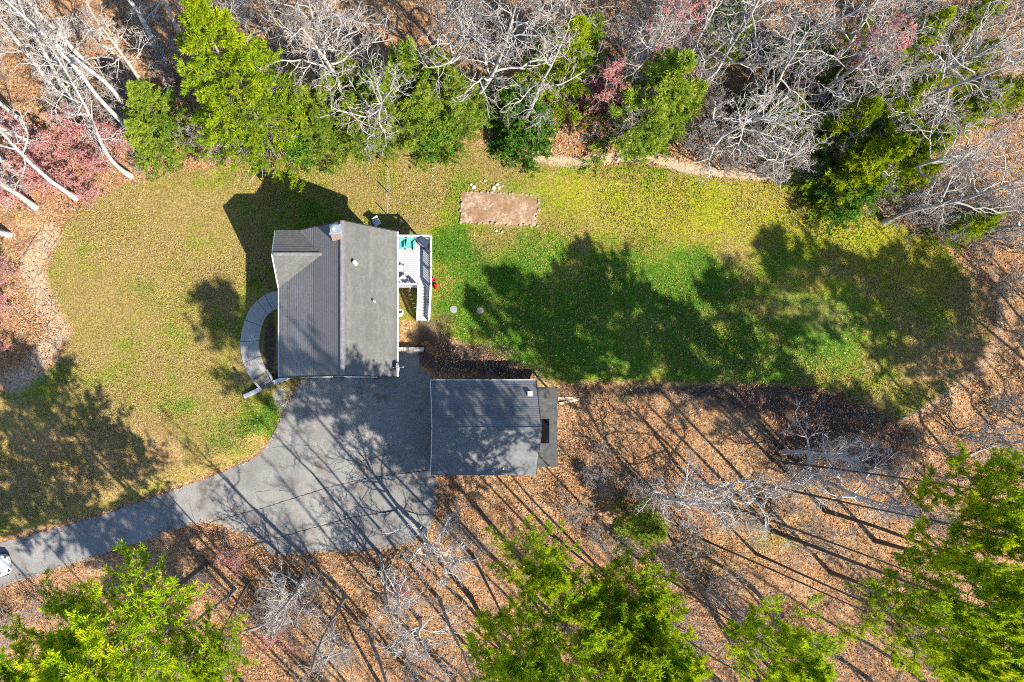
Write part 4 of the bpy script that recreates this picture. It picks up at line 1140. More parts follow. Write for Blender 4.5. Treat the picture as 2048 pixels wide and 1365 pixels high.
def tufts(r, pos, dr, length, width, nb, spread, name, tintbase=None, updir=0.3):
    """needle sprays: nb narrow blades fanning from each point"""
    m = len(pos)
    d = nrm(dr[:, None, :] + r.normal(0, spread, (m, nb, 3)) + np.array([0, 0, updir]))
    q = nrm(np.cross(d, r.normal(0, 1, (m, nb, 3))))
    L = length * r.uniform(.6, 1.25, (m, nb, 1)); w = width * r.uniform(.7, 1.2, (m, nb, 1))
    p0 = pos[:, None, :] + r.normal(0, .03, (m, nb, 3))
    mid = p0 + d * L * .45
    V = np.stack([p0, mid + q * w, p0 + d * L, mid - q * w], 2).reshape(-1, 3)
    F = np.arange(len(V)).reshape(-1, 4)
    me = mesh_from(name, V, [F])
    tb = r.uniform(0, 1, m) * .5 if tintbase is None else tintbase
    tint = np.clip(tb[:, None] + r.normal(0, .12, (m, nb)), 0, 1)
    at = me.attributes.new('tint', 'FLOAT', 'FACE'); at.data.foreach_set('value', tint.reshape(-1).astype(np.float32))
    return me

def proto_bare(seed, Ht, tr, clear, spread, nl=13, wig=.22, elev=(.25, .95), nsub=(7, 5, 3), twig=.013, multi=1, buds=False, trop=.05, lean=.03):
    r = np.random.default_rng(seed)
    tk = TubeSet(); cr = TubeSet()
    nst = multi
    st = np.zeros((nst, 3)); st[:, :2] = r.normal(0, .12 if multi > 1 else 0, (nst, 2))
    d0 = np.tile([0, 0, 1.], (nst, 1)); d0[:, :2] += r.normal(0, .35 if multi > 1 else lean, (nst, 2))
    Ls = np.full(nst, Ht) * (r.uniform(.65, 1, nst) if multi > 1 else 1)
    P, D = walk_pts(r, st, d0, Ls, 12, .05 if multi == 1 else .09, .02)
    P[:, 0, 2] -= .25
    R = np.full(nst, tr)
    tk.add(P, R, 8 if multi == 1 else 5, .82, .012, flare=.5 if multi == 1 else 0)
    # limbs
    t = np.linspace(clear, .98, nl)[None, :] + r.uniform(-.02, .02, (nst, nl))
    x = np.clip(t, 0, .999) * 12; i = x.astype(int); f = (x - i)[..., None]; rows = np.arange(nst)[:, None]
    s = P[rows, i] * (1 - f) + P[rows, i + 1] * f
    az = (np.arange(nl)[None, :] * 2.4 + r.uniform(-.5, .5, (nst, nl)) + r.uniform(0, 6, (nst, 1)))
    el = elev[0] + (elev[1] - elev[0]) * (t - clear) / (1 - clear) + r.normal(0, .12, t.shape)
    d = np.stack([np.cos(az) * np.cos(el), np.sin(az) * np.cos(el), np.sin(el)], -1)
    L = spread * (1.0 - .55 * ((t - clear) / (1 - clear)) ** 1.3) * r.uniform(.6, 1.2, t.shape)
    rd = tr * (1 - .8 * t) * .62
    s, d, L, rd = s.reshape(-1, 3), d.reshape(-1, 3), L.reshape(-1), rd.reshape(-1)
    P1, D1 = walk_pts(r, s, d, L, 9, wig, trop); cr.add(P1, rd, 5, .8, twig * 1.3)
    s, d, L, rd = spawn(r, P1, D1, L, rd, nsub[0], .22, 1, .45, 1.1, .52, .75)
    P2, D2 = walk_pts(r, s, d, L, 6, wig * 1.15, trop); cr.add(P2, rd, 4, .75, twig * 1.15)
    s, d, L, rd = spawn(r, P2, D2, L, rd, nsub[1], .2, 1, .4, 1.1, .55, .8)
    P3, D3 = walk_pts(r, s, d, L, 4, wig * 1.2, trop); cr.add(P3, rd, 3, .6, twig * .8, slot=1)
    s, d, L, rd = spawn(r, P3, D3, L, rd, nsub[2], .2, 1, .4, 1.0, .6, .8)
    P4, D4 = walk_pts(r, s, d, L, 2, wig, trop); cr.add(P4, rd, 3, .3, twig * .55, slot=1)
    out = dict(trunk=tk.mesh('trunk'), crown=cr.mesh('crown'))
    if buds:
        pos = np.concatenate([P4[:, -1], P4[:, 1], P3[:, -1], P3[:, 2]]); dr = np.concatenate([D4[:, -1], D4[:, 1], D3[:, -1], D3[:, 2]])
        out['buds'] = tufts(r, pos, dr, .16, .035, 1, .9, 'buds', r.uniform(0, 1, len(pos)))
    return out

def proto_conifer(seed, Ht, tr, clear, R, nwh, per, prof, droop, nsub, nt, tl, tw, nb, spread, dead=0, flat=.75, tipw=.9, updir=.35, wig=.07, gap=0.0):
    """whorled evergreen; prof(s) gives limb length along the crown (s=0 bottom, 1 top)"""
    r = np.random.default_rng(seed)
    tk = TubeSet(); cr = TubeSet()
    P, D = walk_pts(r, np.zeros((1, 3)), np.array([[r.normal(0, .02), r.normal(0, .02), 1.]]), np.array([Ht]), 14, .012, .01)
    P[:, 0, 2] -= .3
    tk.add(P, np.array([tr]), 9, .93, .02, flare=.45)
    ss = []; ds = []; Ls = []; rs_ = []
    for w in range(nwh):
        sfr = w / (nwh - 1)
        n = per + r.integers(-1, 2)
        if sfr > .9: n = max(3, n - 1)
        ph = r.uniform(0, 6.28)
        for k in range(n):
            if r.uniform() < gap: continue
            t = clear + (1 - clear) * (sfr * .975 + r.uniform(-.012, .012)); t = min(max(t, 0), .995)
            x = t * 14; i = int(x); f = x - i
            az = ph + 6.283 * k / n + r.normal(0, .22)
            el = droop[0] + (droop[1] - droop[0]) * sfr + r.normal(0, .08)
            ss.append(P[0, i] * (1 - f) + P[0, min(i + 1, 14)] * f)
            ds.append((math.cos(az) * math.cos(el), math.sin(az) * math.cos(el), math.sin(el)))
            Ls.append(max(.25, R * prof(sfr) * r.uniform(.6, 1.18))); rs_.append(max(.015, tr * (1 - .85 * t) * .33))
    s, d, L, rd = np.array(ss), np.array(ds), np.array(Ls), np.array(rs_)
    P1, D1 = walk_pts(r, s, d, L, 7, wig, .035); cr.add(P1, rd, 4, .8, .012)
    s2, d2, L2, r2 = spawn(r, P1, D1, L, rd, nsub, .22, 1, .5, 1.0, .42, .6, flat=flat)
    d2[:, 2] *= .6
    P2, D2 = walk_pts(r, s2, d2, L2, 4, wig * 1.6, .03); cr.add(P2, r2, 3, .5, .01)
    pos = []; dr = []; tint = []
    zmax = Ht
    lobe = np.repeat(r.uniform(-.22, .22, len(P1)), nsub)     # each limb carries its own tone
    for q in range(nt):
        f = .12 + .88 * (q + r.uniform(0, 1, len(P2))) / nt
        x = f * 4; i = np.minimum(x.astype(int), 3); g = (x - i)[:, None]; row = np.arange(len(P2))
        pos.append(P2[row, i] * (1 - g) + P2[row, i + 1] * g); dr.append(D2[row, i]); tint.append(.27 + .40 * f + .28 * (P2[:, 2 , 2] / Ht - .6) + 1.25 * lobe + r.normal(0, .08, len(P2)))  # fresh growth and sunlit tips painted yellower, inner and lower needles painted shade-dark
    for q in range(3):
        f = .72 + .28 * q / 2
        x = f * 7; i = np.minimum(int(x), 6); g = x - i
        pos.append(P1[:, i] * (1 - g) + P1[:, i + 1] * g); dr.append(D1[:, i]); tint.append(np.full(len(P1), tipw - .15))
    pos = np.concatenate(pos); dr = np.concatenate(dr); tint = np.clip(np.concatenate(tint), 0, 1)
    pos = pos + r.normal(0, .05, pos.shape)
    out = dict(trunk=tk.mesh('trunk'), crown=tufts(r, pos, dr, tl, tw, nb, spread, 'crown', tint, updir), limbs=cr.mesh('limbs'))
    if dead:
        dd = TubeSet(); m = dead
        t = r.uniform(.06, clear + .06, m); x = t * 14; i = x.astype(int); f = (x - i)[:, None]
        s = P[0, i] * (1 - f) + P[0, i + 1] * f
        az = r.uniform(0, 6.28, m); d = np.stack([np.cos(az), np.sin(az), r.uniform(-.25, .2, m)], -1); L = r.uniform(1.2, 3.2, m); rd = np.full(m, .03)
        A, B = walk_pts(r, s, d, L, 6, .12, -.01); dd.add(A, rd, 4, .7, .012)
        s2, d2, L2, r2 = spawn(r, A, B, L, rd, 5, .3, 1, .5, 1.0, .4, .7); A2, B2 = walk_pts(r, s2, d2, L2, 3, .2, 0); dd.add(A2, r2, 3, .5, .011)
        out['dead_limbs'] = dd.mesh('dead_limbs')
    return out

PROTO = {}
PROTO['oak'] = [proto_bare(100 + k, 15 + k % 3, .24, .38, 5.6, nl=13, wig=.27, elev=(.12, .9), nsub=(7, 5, 3), twig=.016) for k in range(4)]
PROTO['birch'] = [proto_bare(120 + k, 17 + k % 2, .19, .45, 3.3, nl=15, wig=.18, elev=(.4, 1.0), nsub=(6, 5, 3), twig=.013, lean=.06) for k in range(4)]
PROTO['slim'] = [proto_bare(140 + k, 20 + k % 3, .15, .55, 2.6, nl=13, wig=.16, elev=(.4, 1.1), nsub=(4, 3, 2), twig=.013, lean=.05) for k in range(3)]
PROTO['fan'] = [proto_bare(160 + k, 9.5, .19, .30, 4.6, nl=13, wig=.20, elev=(.25, 1.1), nsub=(7, 5, 3), twig=.0175) for k in range(4)]
PROTO['shrub'] = [proto_bare(180 + k, 4.2, .035, .25, 1.5, nl=7, wig=.2, elev=(.5, 1.1), nsub=(5, 3, 2), twig=.010, multi=7) for k in range(3)]
PROTO['redshrub'] = [proto_bare(200 + k, 4.6, .04, .22, 1.8, nl=7, wig=.18, elev=(.4, 1.1), nsub=(4, 3, 2), twig=.011, multi=6, buds=True) for k in range(3)]
PROTO['redtree'] = [proto_bare(220 + k, 12, .14, .35, 3.0, nl=14, wig=.16, elev=(.5, 1.1), nsub=(6, 5, 3), twig=.012, buds=True) for k in range(2)]
PROTO['pine'] = [proto_conifer(300 + k, 25, .19, (.73, .72, .75, .50)[k], 5.2, (10, 10, 9, 15)[k], 6, lambda s: (.62 + .38 * math.sin(math.pi * min(1, s * 1.15 + .12))) * (1 - s) ** .5 + .08, (.02, .55), 11, 6, .34, .026, 13, .75, dead=0, gap=.27, tipw=1.0) for k in range(4)]
PROTO['spruce'] = [proto_conifer(330 + k, 19, .27, .16, 4.2, 22, 6, lambda s: (1 - s) ** .75 + .05, (-.18, .5), 9, 6, .30, .026, 9, .6, dead=34) for k in range(1)]
PROTO['hemlock'] = [proto_conifer(350 + k, 9, .12, .06, 2.7, 17, 6, lambda s: (1 - s) ** .8 + .06, (-.2, .4), 8, 5, .27, .024, 8, .55, gap=.10, flat=.6) for k in range(4)]
PROTO['laurel'] = [proto_conifer(370 + k, 4.6, .07, .04, 2.3, 9, 7, lambda s: math.sqrt(max(0, 1 - s * s)) + .1, (.0, 1.0), 8, 5, .20, .040, 8, .9, gap=.1, flat=.2, wig=.14) for k in range(3)]

PARTMAT = dict(oak=('bark_pale', 'bark_pale'), birch=('bark_white', 'bark_pale'), slim=('bark_grey', 'bark_grey'), fan=('bark_white', 'bark_white'), shrub=('twig_tan', 'bark_grey'),
               redshrub=('bark_red', 'bark_red'), redtree=('bark_grey', 'bark_red'))
TWIG = dict(oak='twig_grey', birch='twig_pale', slim='twig_grey', fan='twig_pale', shrub='twig_pale', redshrub='bark_red', redtree='bark_red')
LEAFMAT = dict(pine='pine', spruce='spruce', hemlock='hemlock', laurel='laurel')
CAT = dict(oak='tree', birch='tree', slim='tree', fan='tree', shrub='shrub', redshrub='shrub', redtree='tree', pine='pine tree', spruce='conifer', hemlock='hemlock', laurel='shrub')
NAME = dict(oak='bare_oak', birch='pale_birch', slim='slim_bare_tree', fan='white_limbed_tree', shrub='bare_shrub', redshrub='red_twig_shrub', redtree='red_budding_tree', pine='pine_tree', spruce='tall_conifer', hemlock='hemlock_tree', laurel='evergreen_shrub')
for kind, lst in PROTO.items():
    for pr in lst:
        for part, me in pr.items():
            if part == 'crown': mt = LEAFMAT.get(kind) or PARTMAT[kind][1]
            elif part == 'trunk': mt = 'bark_dark' if kind in ('hemlock', 'laurel') else ('bark_dark' if kind == 'pine' else 'bark_grey' if kind in LEAFMAT else PARTMAT[kind][0])
            elif part == 'buds': mt = 'bud'
            elif part == 'dead_limbs': mt = 'bark_white'
            else: mt = 'bark_dark'
            me.materials.append(M[mt])
            if part == 'crown' and kind in PARTMAT: me.materials.append(M[TWIG[kind]])

tr_rng = random.Random(77)
def plant(kind, base, scale, label, group=None, rz=None, v=None, sxy=None, leaf=None):
    """base: pixel of the foot of the plant in the photo"""
    pr = PROTO[kind][(tr_rng.randrange(len(PROTO[kind])) if v is None else v) % len(PROTO[kind])]
    p = G(*base)
    e = empty(NAME[kind], p, label, CAT[kind], group, tr_rng.uniform(0, 6.283) if rz is None else rz)
    k_ = scale if sxy is None else sxy
    e.scale = (k_, k_, scale)
    for part in ('trunk', 'crown', 'limbs', 'dead_limbs', 'buds'):
        if part in pr:
            o = bpy.data.objects.new(part, pr[part]); COL.objects.link(o); o.parent = e
            if part != 'trunk': o['kind'] = 'stuff'
            if part == 'crown' and leaf: o.material_slots[0].link = 'OBJECT'; o.material_slots[0].material = M[leaf]
    return e
def foot(crown, h):
    """foot pixel of an upright tree whose point at height h shows at pixel crown"""
    f = 1 - h / HC
    return (NX + (crown[0] - NX) * f, NY + (crown[1] - NY) * f)

ORD = ['first', 'second', 'third', 'fourth', 'fifth', 'sixth', 'seventh', 'eighth', 'ninth', 'tenth', 'eleventh', 'twelfth', 'thirteenth', 'fourteenth', 'fifteenth',
       'sixteenth', 'seventeenth', 'eighteenth', 'nineteenth', 'twentieth', 'twenty-first', 'twenty-second', 'twenty-third', 'twenty-fourth', 'twenty-fifth', 'twenty-sixth', 'twenty-seventh', 'twenty-eighth', 'twenty-ninth', 'thirtieth'] + ['thirty-' + q for q in ('first', 'second', 'third', 'fourth', 'fifth', 'sixth', 'seventh', 'eighth', 'ninth')] + ['fortieth'] + [d_ + q for d_ in ('forty-', 'fifty-', 'sixty-', 'seventy-') for q in ('first', 'second', 'third', 'fourth', 'fifth', 'sixth', 'seventh', 'eighth', 'ninth')]
def row(kind, items, phrase, group):
    """items: (base px, scale); labelled by their order from the left of the photo"""
    for i, it in enumerate(sorted(items, key=lambda q: q[0][0])):
        plant(kind, it[0], it[1], '%s %s' % (ORD[i], phrase), group, v=i, sxy=(it[1] * .74 if kind == 'pine' else None))

# ---- named evergreens
P_ = plant
P_('spruce', (548, 306), 1.0, 'tall bright green conifer with bare white lower limbs, touching the house shadow tip', v=0, rz=2.0)
pines = [((235, 1285), 17, .96, 1.0, 3, 'yellow green pine in the lower left corner of the photo, largest there'),
         ((40, 1370), 17, .90, .75, 0, 'pine cut by the left bottom corner of the photo'),
         ((385, 1310), 15, .80, .50, 1, 'small pine right of the big lower left pine'),
         ((1070, 1155), 20, 1.0, .52, 2, 'dark topped pine below the garage, nearest to it'),
         ((1045, 1300), 20, 1.0, .66, 0, 'broad yellow green pine at the bottom edge, left of centre group'),
         ((1180, 1290), 18, .92, .74, 1, 'broad yellow green pine in the middle of the bottom centre group'),
         ((1260, 1200), 17, .86, .62, 2, 'pine at right of the bottom centre group, pointing to the garage'),
         ((1315, 1310), 18, .92, .58, 3, 'pine at the bottom edge, right end of the centre group'),
         ((1570, 1305), 21, 1.05, .56, 0, 'lone pine at the bottom edge between centre and corner groups'),
         ((1925, 1060), 20, 1.05, .58, 2, 'tall pine, topmost of the lower right corner group'),
         ((2035, 1000), 20.5, 1.0, .55, 0, 'pine cut by the right frame edge, above the corner group'),
         ((1990, 1180), 23, 1.08, .54, 1, 'large pine inside the lower right corner group, at right edge'),
         ((1880, 1290), 23, 1.08, .46, 2, 'pine at the bottom edge of the lower right corner group'),
         ((2040, 1330), 22, 1.08, .50, 0, 'pine in the extreme lower right corner of the photo')]
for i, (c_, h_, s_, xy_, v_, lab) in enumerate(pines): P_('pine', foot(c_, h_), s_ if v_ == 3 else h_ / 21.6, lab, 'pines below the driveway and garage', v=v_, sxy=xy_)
hem = [((650, 296), .75, 'feathery hemlock right of the tall conifer, at the lawn edge'), ((712, 286), .85, 'feathery hemlock above the house, left of the wire fence'), ((765, 275), .80, 'feathery hemlock at the top end of the wire fence'),
       ((835, 268), .95, 'feathery hemlock just right of the wire fence end'), ((885, 262), 1.0, 'tall hemlock at the top of the lawn, above the deck'), ((800, 225), 1.1, 'tall hemlock in second rank behind the wire fence end'),
       ((700, 235), 1.0, 'tall hemlock in second rank above the house'), ((1090, 185), 1.15, 'bright hemlock at the top frame edge, right of the big oaks'), ((1245, 262), 1.25, 'tall narrow green hemlock above the pale garden edge'),
       ((1305, 262), .9, 'hemlock right of the tall narrow one, above the pale garden edge'), ((1640, 372), 1.0, 'bright hemlock at the right end of the pale garden edge'), ((1690, 360), 1.05, 'large hemlock right of the pale garden edge end'),
       ((1600, 300), .95, 'dark hemlock behind the right end of the garden edge'), ((1680, 270), 1.0, 'hemlock in the upper right woods, near the frame edge'), (foot((1965, 440), 4), .62, 'bright low hemlock at the right edge above the leafy lawn curve'), (foot((1990, 190), 6), .8, 'bright hemlock at the right frame edge in the upper woods'), (foot((1740, 235), 5), .75, 'bright hemlock in the middle of the upper right brush'), ((330, 320), .75, 'pale green hemlock left of the tall conifer at lawn edge'),
       ((345, 265), .9, 'dark hemlock behind the left lawn corner'), ((470, 275), .8, 'green hemlock under the tall conifer, left side'), ((1260, 1040), .7, 'dull green hemlock in the woods below the garage, right')]
for i, (b, s_, lab) in enumerate(hem): P_('hemlock', b, s_, lab, 'hemlocks at the lawn edge and woods', v=i, leaf='spruce' if b[0] > 1500 and b[1] < 600 or b[0] == 1090 else None)
lau = [((1020, 268), 1.0, 'dark green leafy shrub left of the pale garden edge'), ((1050, 292), .9, 'dark green leafy shrub touching the left end of the pale garden edge'), ((1008, 235), .9, 'green leafy shrub behind the shrubs at the garden edge'),
       ((880, 292), .75, 'low green shrub on the top lawn edge, right of fence'), ((850, 284), .55, 'smallest green shrub on the top lawn edge by the fence'), ((605, 312), .6, 'low green shrub at the foot of the tall conifer'), ((1290, 285), .6, 'green shrub on leaves under the tall narrow hemlock'),
       ((1285, 260), .9, 'green shrub beside the tall narrow hemlock'), ((150, 185), .45, 'round yellow green shrub among the birches'), ((1655, 405), .9, 'green shrub at the right lawn corner'), ((1480, 235), .6, 'dim green shrub deep in the upper right woods')]
for i, (b, s_, lab) in enumerate(lau): P_('laurel', b, s_, lab, 'evergreen shrubs along the lawn edge', v=i)
# ---- bare trees
bir = [(262, 352), (267, 237), (70, 415), (382, 112), (300, 300), (196, 262), (100, 300), (40, 350), (150, 395), (215, 175), (318, 205), (20, 470), (140, 215), (60, 260), (330, 130)]
row('birch', [(b, .95 + .12 * ((i * 37) % 5) / 4) for i, b in enumerate(bir)], 'pale birch from the left in the upper left woods', 'birches in the upper left woods')
row('oak', [(foot((680, 60), 12), 1.0), (foot((600, 20), 12), .85), (foot((990, 70), 12), 1.0), (foot((1075, 180), 9), .8), (foot((870, 0), 12), .9), (foot((740, 170), 9), .75)], 'wide bare oak from the left above the house', 'bare oaks above the house')
row('oak', [(foot((1560, 40), 12), .8), (foot((1450, 60), 10), .75), (foot((1670, 130), 10), .8), (foot((1830, 60), 12), .85), (foot((1780, 160), 10), .7), (foot((1990, 250), 11), .9), (foot((1940, 110), 12), .85), (foot((2030, 350), 11), .8), (foot((1350, 20), 12), .7)],
    'bare grey oak from the left in the upper right woods', 'bare oaks in the upper right woods')
P_('fan', foot((462, 262), 4), .5, 'small bright white dead tree beside the fallen white log', None, v=1)
row('fan', [(foot((1500, 235), 6.5), 1.0), (foot((1880, 200), 8), .8), (foot((1585, 300), 4.5), .7)], 'white limbed fan shaped tree from the left above the right lawn', 'white limbed trees above the right lawn')
row('fan', [((850, 1062), 1.0), (foot((790, 1215), 6), .8), (foot((850, 1310), 7), .85), (foot((655, 1290), 5), .6), (foot((590, 1200), 5), .8)], 'white limbed tree from the left below the driveway', 'white limbed trees below the driveway')
row('fan', [(foot((1380, 1010), 7), .95), (foot((1480, 990), 7), .9), (foot((1690, 920), 7), .95), (foot((1790, 985), 8), .95)], 'white limbed tree from the left in the woods right of the garage', 'white limbed trees right of the garage')
row('slim', [((1500, 1170), 1.0), ((1240, 1180), .9), ((1130, 1250), .95), ((980, 1260), .95)],
    'slim bare trunk from the left among the lower right pines', 'slim bare trees in the lower right woods')
row('slim', [((560, 1230), .95), ((470, 1180), .9), ((690, 1190), .9), ((740, 1270), .95), ((340, 1250), 1.0), ((880, 1200), .9), ((620, 1120), .75), ((240, 1170), .85), ((760, 1110), .8)], 'slim bare trunk from the left below the driveway', 'slim bare trees below the driveway')
# ---- shrubs
row('redshrub', [((110, 320), .95), ((175, 300), 1.05), ((225, 335), .9), ((95, 375), .9), ((245, 285), .9), ((60, 290), .9), ((150, 360), .8), ((190, 395), .6), ((45, 400), .8), ((30, 545), .7), ((18, 615), .7), ((10, 700), .6)], 'red twigged shrub from the left beside the left lawn corner', 'red shrubs at the left woods')
row('redshrub', [((1195, 220), 1.2), ((1215, 232), 1.0), ((1172, 225), .8), ((600, 1200), .7), ((560, 1255), .7), ((470, 1110), .6), ((800, 1170), .6)], 'dull red shrub from the left, seen scattered in the woods', 'dull red shrubs in the woods')
row('redtree', [(foot((1345, 35), 9), 1.0), (foot((1725, 50), 9), .95), (foot((1240, 130), 7), .75)], 'red budding maple from the left near the top frame edge', 'red budding maples at the top')
row('shrub', [((1395, 320), 1.1), ((1440, 340), 1.0), ((1490, 338), 1.0), ((1530, 350), .9), ((1360, 300), .9), ((1460, 300), 1.1), ((1550, 320), 1.0), ((1590, 350), .8), ((1500, 290), 1.0), ((1400, 270), 1.0), ((1640, 330), .9), ((1130, 215), .7)],
    'grey bare shrub from the left along the pale garden edge', 'bare shrubs along the garden edge')
row('shrub', [((1730, 400), 1.0), ((1770, 430), 1.0), ((1820, 440), 1.0), ((1860, 470), .9), ((1750, 350), 1.0), ((1800, 380), 1.0), ((1680, 310), 1.0), ((1900, 440), 1.0), ((1930, 500), .8), ((1720, 300), 1.1)], 'grey bare shrub from the left beyond the right lawn curve', 'bare shrubs beyond the right lawn')
row('shrub', [((925, 1065), .8), ((1195, 905), .6), ((960, 1090), .7), ((1620, 900), .9), ((1680, 890), .9), ((1580, 950), .9), ((1540, 1000), .8), ((1640, 960), 1.0), ((1720, 950), .9), ((1300, 1000), .9), ((1350, 980), .8), ((1480, 1040), .8), ((1250, 1090), .7), ((1180, 1060), .6)],
    'grey bare shrub from the left in the woods below the lawn', 'bare shrubs in the woods below the lawn')
row('shrub', [((560, 1170), 1.1), ((610, 1200), 1.1), ((530, 1210), .9), ((640, 1160), .9), ((30, 1240), .9), ((90, 1210), .7), ((740, 1240), .7), ((700, 1300), .9), ((820, 1330), .9), ((480, 1290), .7), ((420, 1150), .6)], 'grey bare shrub from the left below the driveway', 'bare shrubs below the driveway')
row('shrub', [((640, 235), 1.0), ((600, 290), .6), ((760, 240), 1.0), ((930, 240), 1.0), ((980, 210), 1.0), ((560, 230), 1.0), ((1060, 235), 1.0), ((430, 320), .7), ((395, 290), .9), ((290, 340), .6), ((640, 300), .5), ((695, 300), .5)], 'grey bare shrub from the left at the top lawn edge', 'bare shrubs at the top lawn edge')

# ---- second rank of the woods and loose brush
row('hemlock', [((675, 262), .9), ((740, 255), .95), ((860, 235), 1.05), ((780, 250), .85), ((920, 252), .8), ((625, 270), .85), ((1130, 150), .9), ((1660, 200), .8)], 'smaller feathery hemlock from the left in the ranks behind the lawn edge', 'small hemlocks behind the lawn edge')
row('oak', [((1770, 200), .8), ((1640, 170), .8), ((1500, 140), .75), ((1390, 140), .7), ((1240, 140), .7), ((1130, 110), .7), ((900, 120), .75), ((640, 130), .8), ((480, 170), .7), ((1930, 470), .7)], 'bare tree from the left in the second rank of the top woods', 'second rank of the top woods')
rb_ = random.Random(99)
def brush(n, x0, y0, x1, y1, dmin):
    out = []; k = 0
    while len(out) < n and k < 4000:
        k += 1; p = (rb_.uniform(x0, x1), rb_.uniform(y0, y1))
        if float(sdf(LAWN, *p)) > -14 or float(sdf(DRIVE, *p)) > -14: continue
        if 850 < p[0] < 1125 and 700 < p[1] < 960: continue
        if any(math.hypot(p[0] - q[0][0], p[1] - q[0][1]) < dmin for q in out): continue
        out.append((p, rb_.uniform(.7, 1.5)))
    return out
for i_, (b_, s_) in enumerate(sorted(brush(15, 1420, 40, 2010, 380, 60))):
    P_('hemlock', b_, .35 + .22 * s_, '%s small bright evergreen from the left among the upper right brush' % ORD[i_], 'small evergreens in the upper right brush', v=i_, leaf='spruce')
row('shrub', brush(34, 1150, 0, 2040, 300, 38), 'low grey brush from the left across the upper right woods', 'low brush in the upper right woods')
row('shrub', brush(14, 0, 0, 620, 300, 50), 'low grey brush from the left across the upper left woods', 'low brush in the upper left woods')
row('shrub', brush(14, 1780, 380, 2045, 900, 50), 'low grey brush from the left along the right frame edge', 'low brush at the right frame edge')
row('shrub', brush(16, 1120, 950, 1900, 1350, 55), 'low grey brush from the left in the lower right woods', 'low brush in the lower right woods')

# ---- the wood goes on outside the frame: trees that cast the long shadows into the picture
off = []
for b, s_ in (((1545, 1062), 1.08), ((1651, 1022), 1.08), ((1751, 1082), 1.08), ((1871, 1042), 1.08), ((1981, 1002), 1.08), ((2121, 1002), 1.1), ((2241, 1045), 1.1), ((1660, 1145), 1.0), ((2330, 1060), 1.1), ((1129, 1206), .92), ((1049, 1180), .92), ((940, 1192), 1.25), ((430, 1370), .95), ((560, 1440), 1.0), ((330, 1340), .85), ((720, 1480), 1.05), ((2045, 1274), 1.1), ((2140, 1300), 1.1), ((250, 1370), .95)):
    off.append(('pine', b, s_))
ro = random.Random(21)
for k in range(64):
    b = (ro.uniform(620, 2150), ro.uniform(1345, 1690))
    off.append(('slim', b, ro.uniform(.85, 1.1)))
for k in range(8):
    off.append(('slim', (ro.uniform(2050, 2350), ro.uniform(640, 1200)), ro.uniform(.85, 1.05)))
pi_ = [o for o in off if o[0] == 'pine']; sl_ = [o for o in off if o[0] == 'slim']
row('pine', [(o[1], o[2]) for o in pi_], 'tall pine from the left among those shading lawn and drive', 'pines outside the frame')
row('slim', [(o[1], o[2]) for o in sl_], 'slim bare tree from the left among those beyond the frame', 'slim bare trees outside the frame')

# ------------------------------------------------------------------ fallen branch and logs
def log(name, pts, r0, r1, mat, label, cat='log'):
    P = np.array([[*G(*p)] for p in pts]); P[:, 2] += r0 * .8
    ts = TubeSet(); ts.add(P[None], np.array([r0]), 7, 1 - r1 / r0, .02)
    c = P.mean(0); me = mesh_from(name, np.concatenate(ts.V) - c, [np.concatenate(ts.F)], True)
    o = link(name, me, M[mat], loc=tuple(c)); return tag(o, label, cat)
log('fallen_log', [(528, 300), (518, 288), (510, 278), (500, 262), (492, 250)], .20, .10, 'bark_white', 'thick white fallen log at the foot of the tall conifer')
log('fallen_log', [(1270, 1060), (1310, 1080), (1360, 1112)], .11, .06, 'bark_grey', 'grey fallen log on leaves in the woods below the right end of the garage')
log('fallen_log', [(905, 1130), (940, 1150), (985, 1165)], .09, .05, 'bark_grey', 'grey fallen log on leaves just left of the bottom centre pines')
log('fallen_log', [(620, 1335), (665, 1310), (700, 1300)], .09, .04, 'bark_pale', 'pale fallen log near the bottom edge below the driveway')
log('fallen_log', [(1900, 930), (1950, 905), (2010, 885)], .08, .04, 'bark_pale', 'pale fallen log on tan leaves near the right frame edge')
log('fallen_log', [(1180, 292), (1215, 283), (1245, 285)], .07, .04, 'bark_dark', 'dark fallen log on the leaf bank above the pale garden edge')
log('fallen_log', [(48, 512), (62, 490), (74, 470), (82, 462)], .07, .03, 'bark_dark', 'dark fallen stick on the pale leaves left of the lawn')
log('fallen_log', [(30, 620), (50, 640), (72, 650), (85, 648)], .05, .02, 'bark_dark', 'thin dark curved stick on leaves at the left lawn edge')

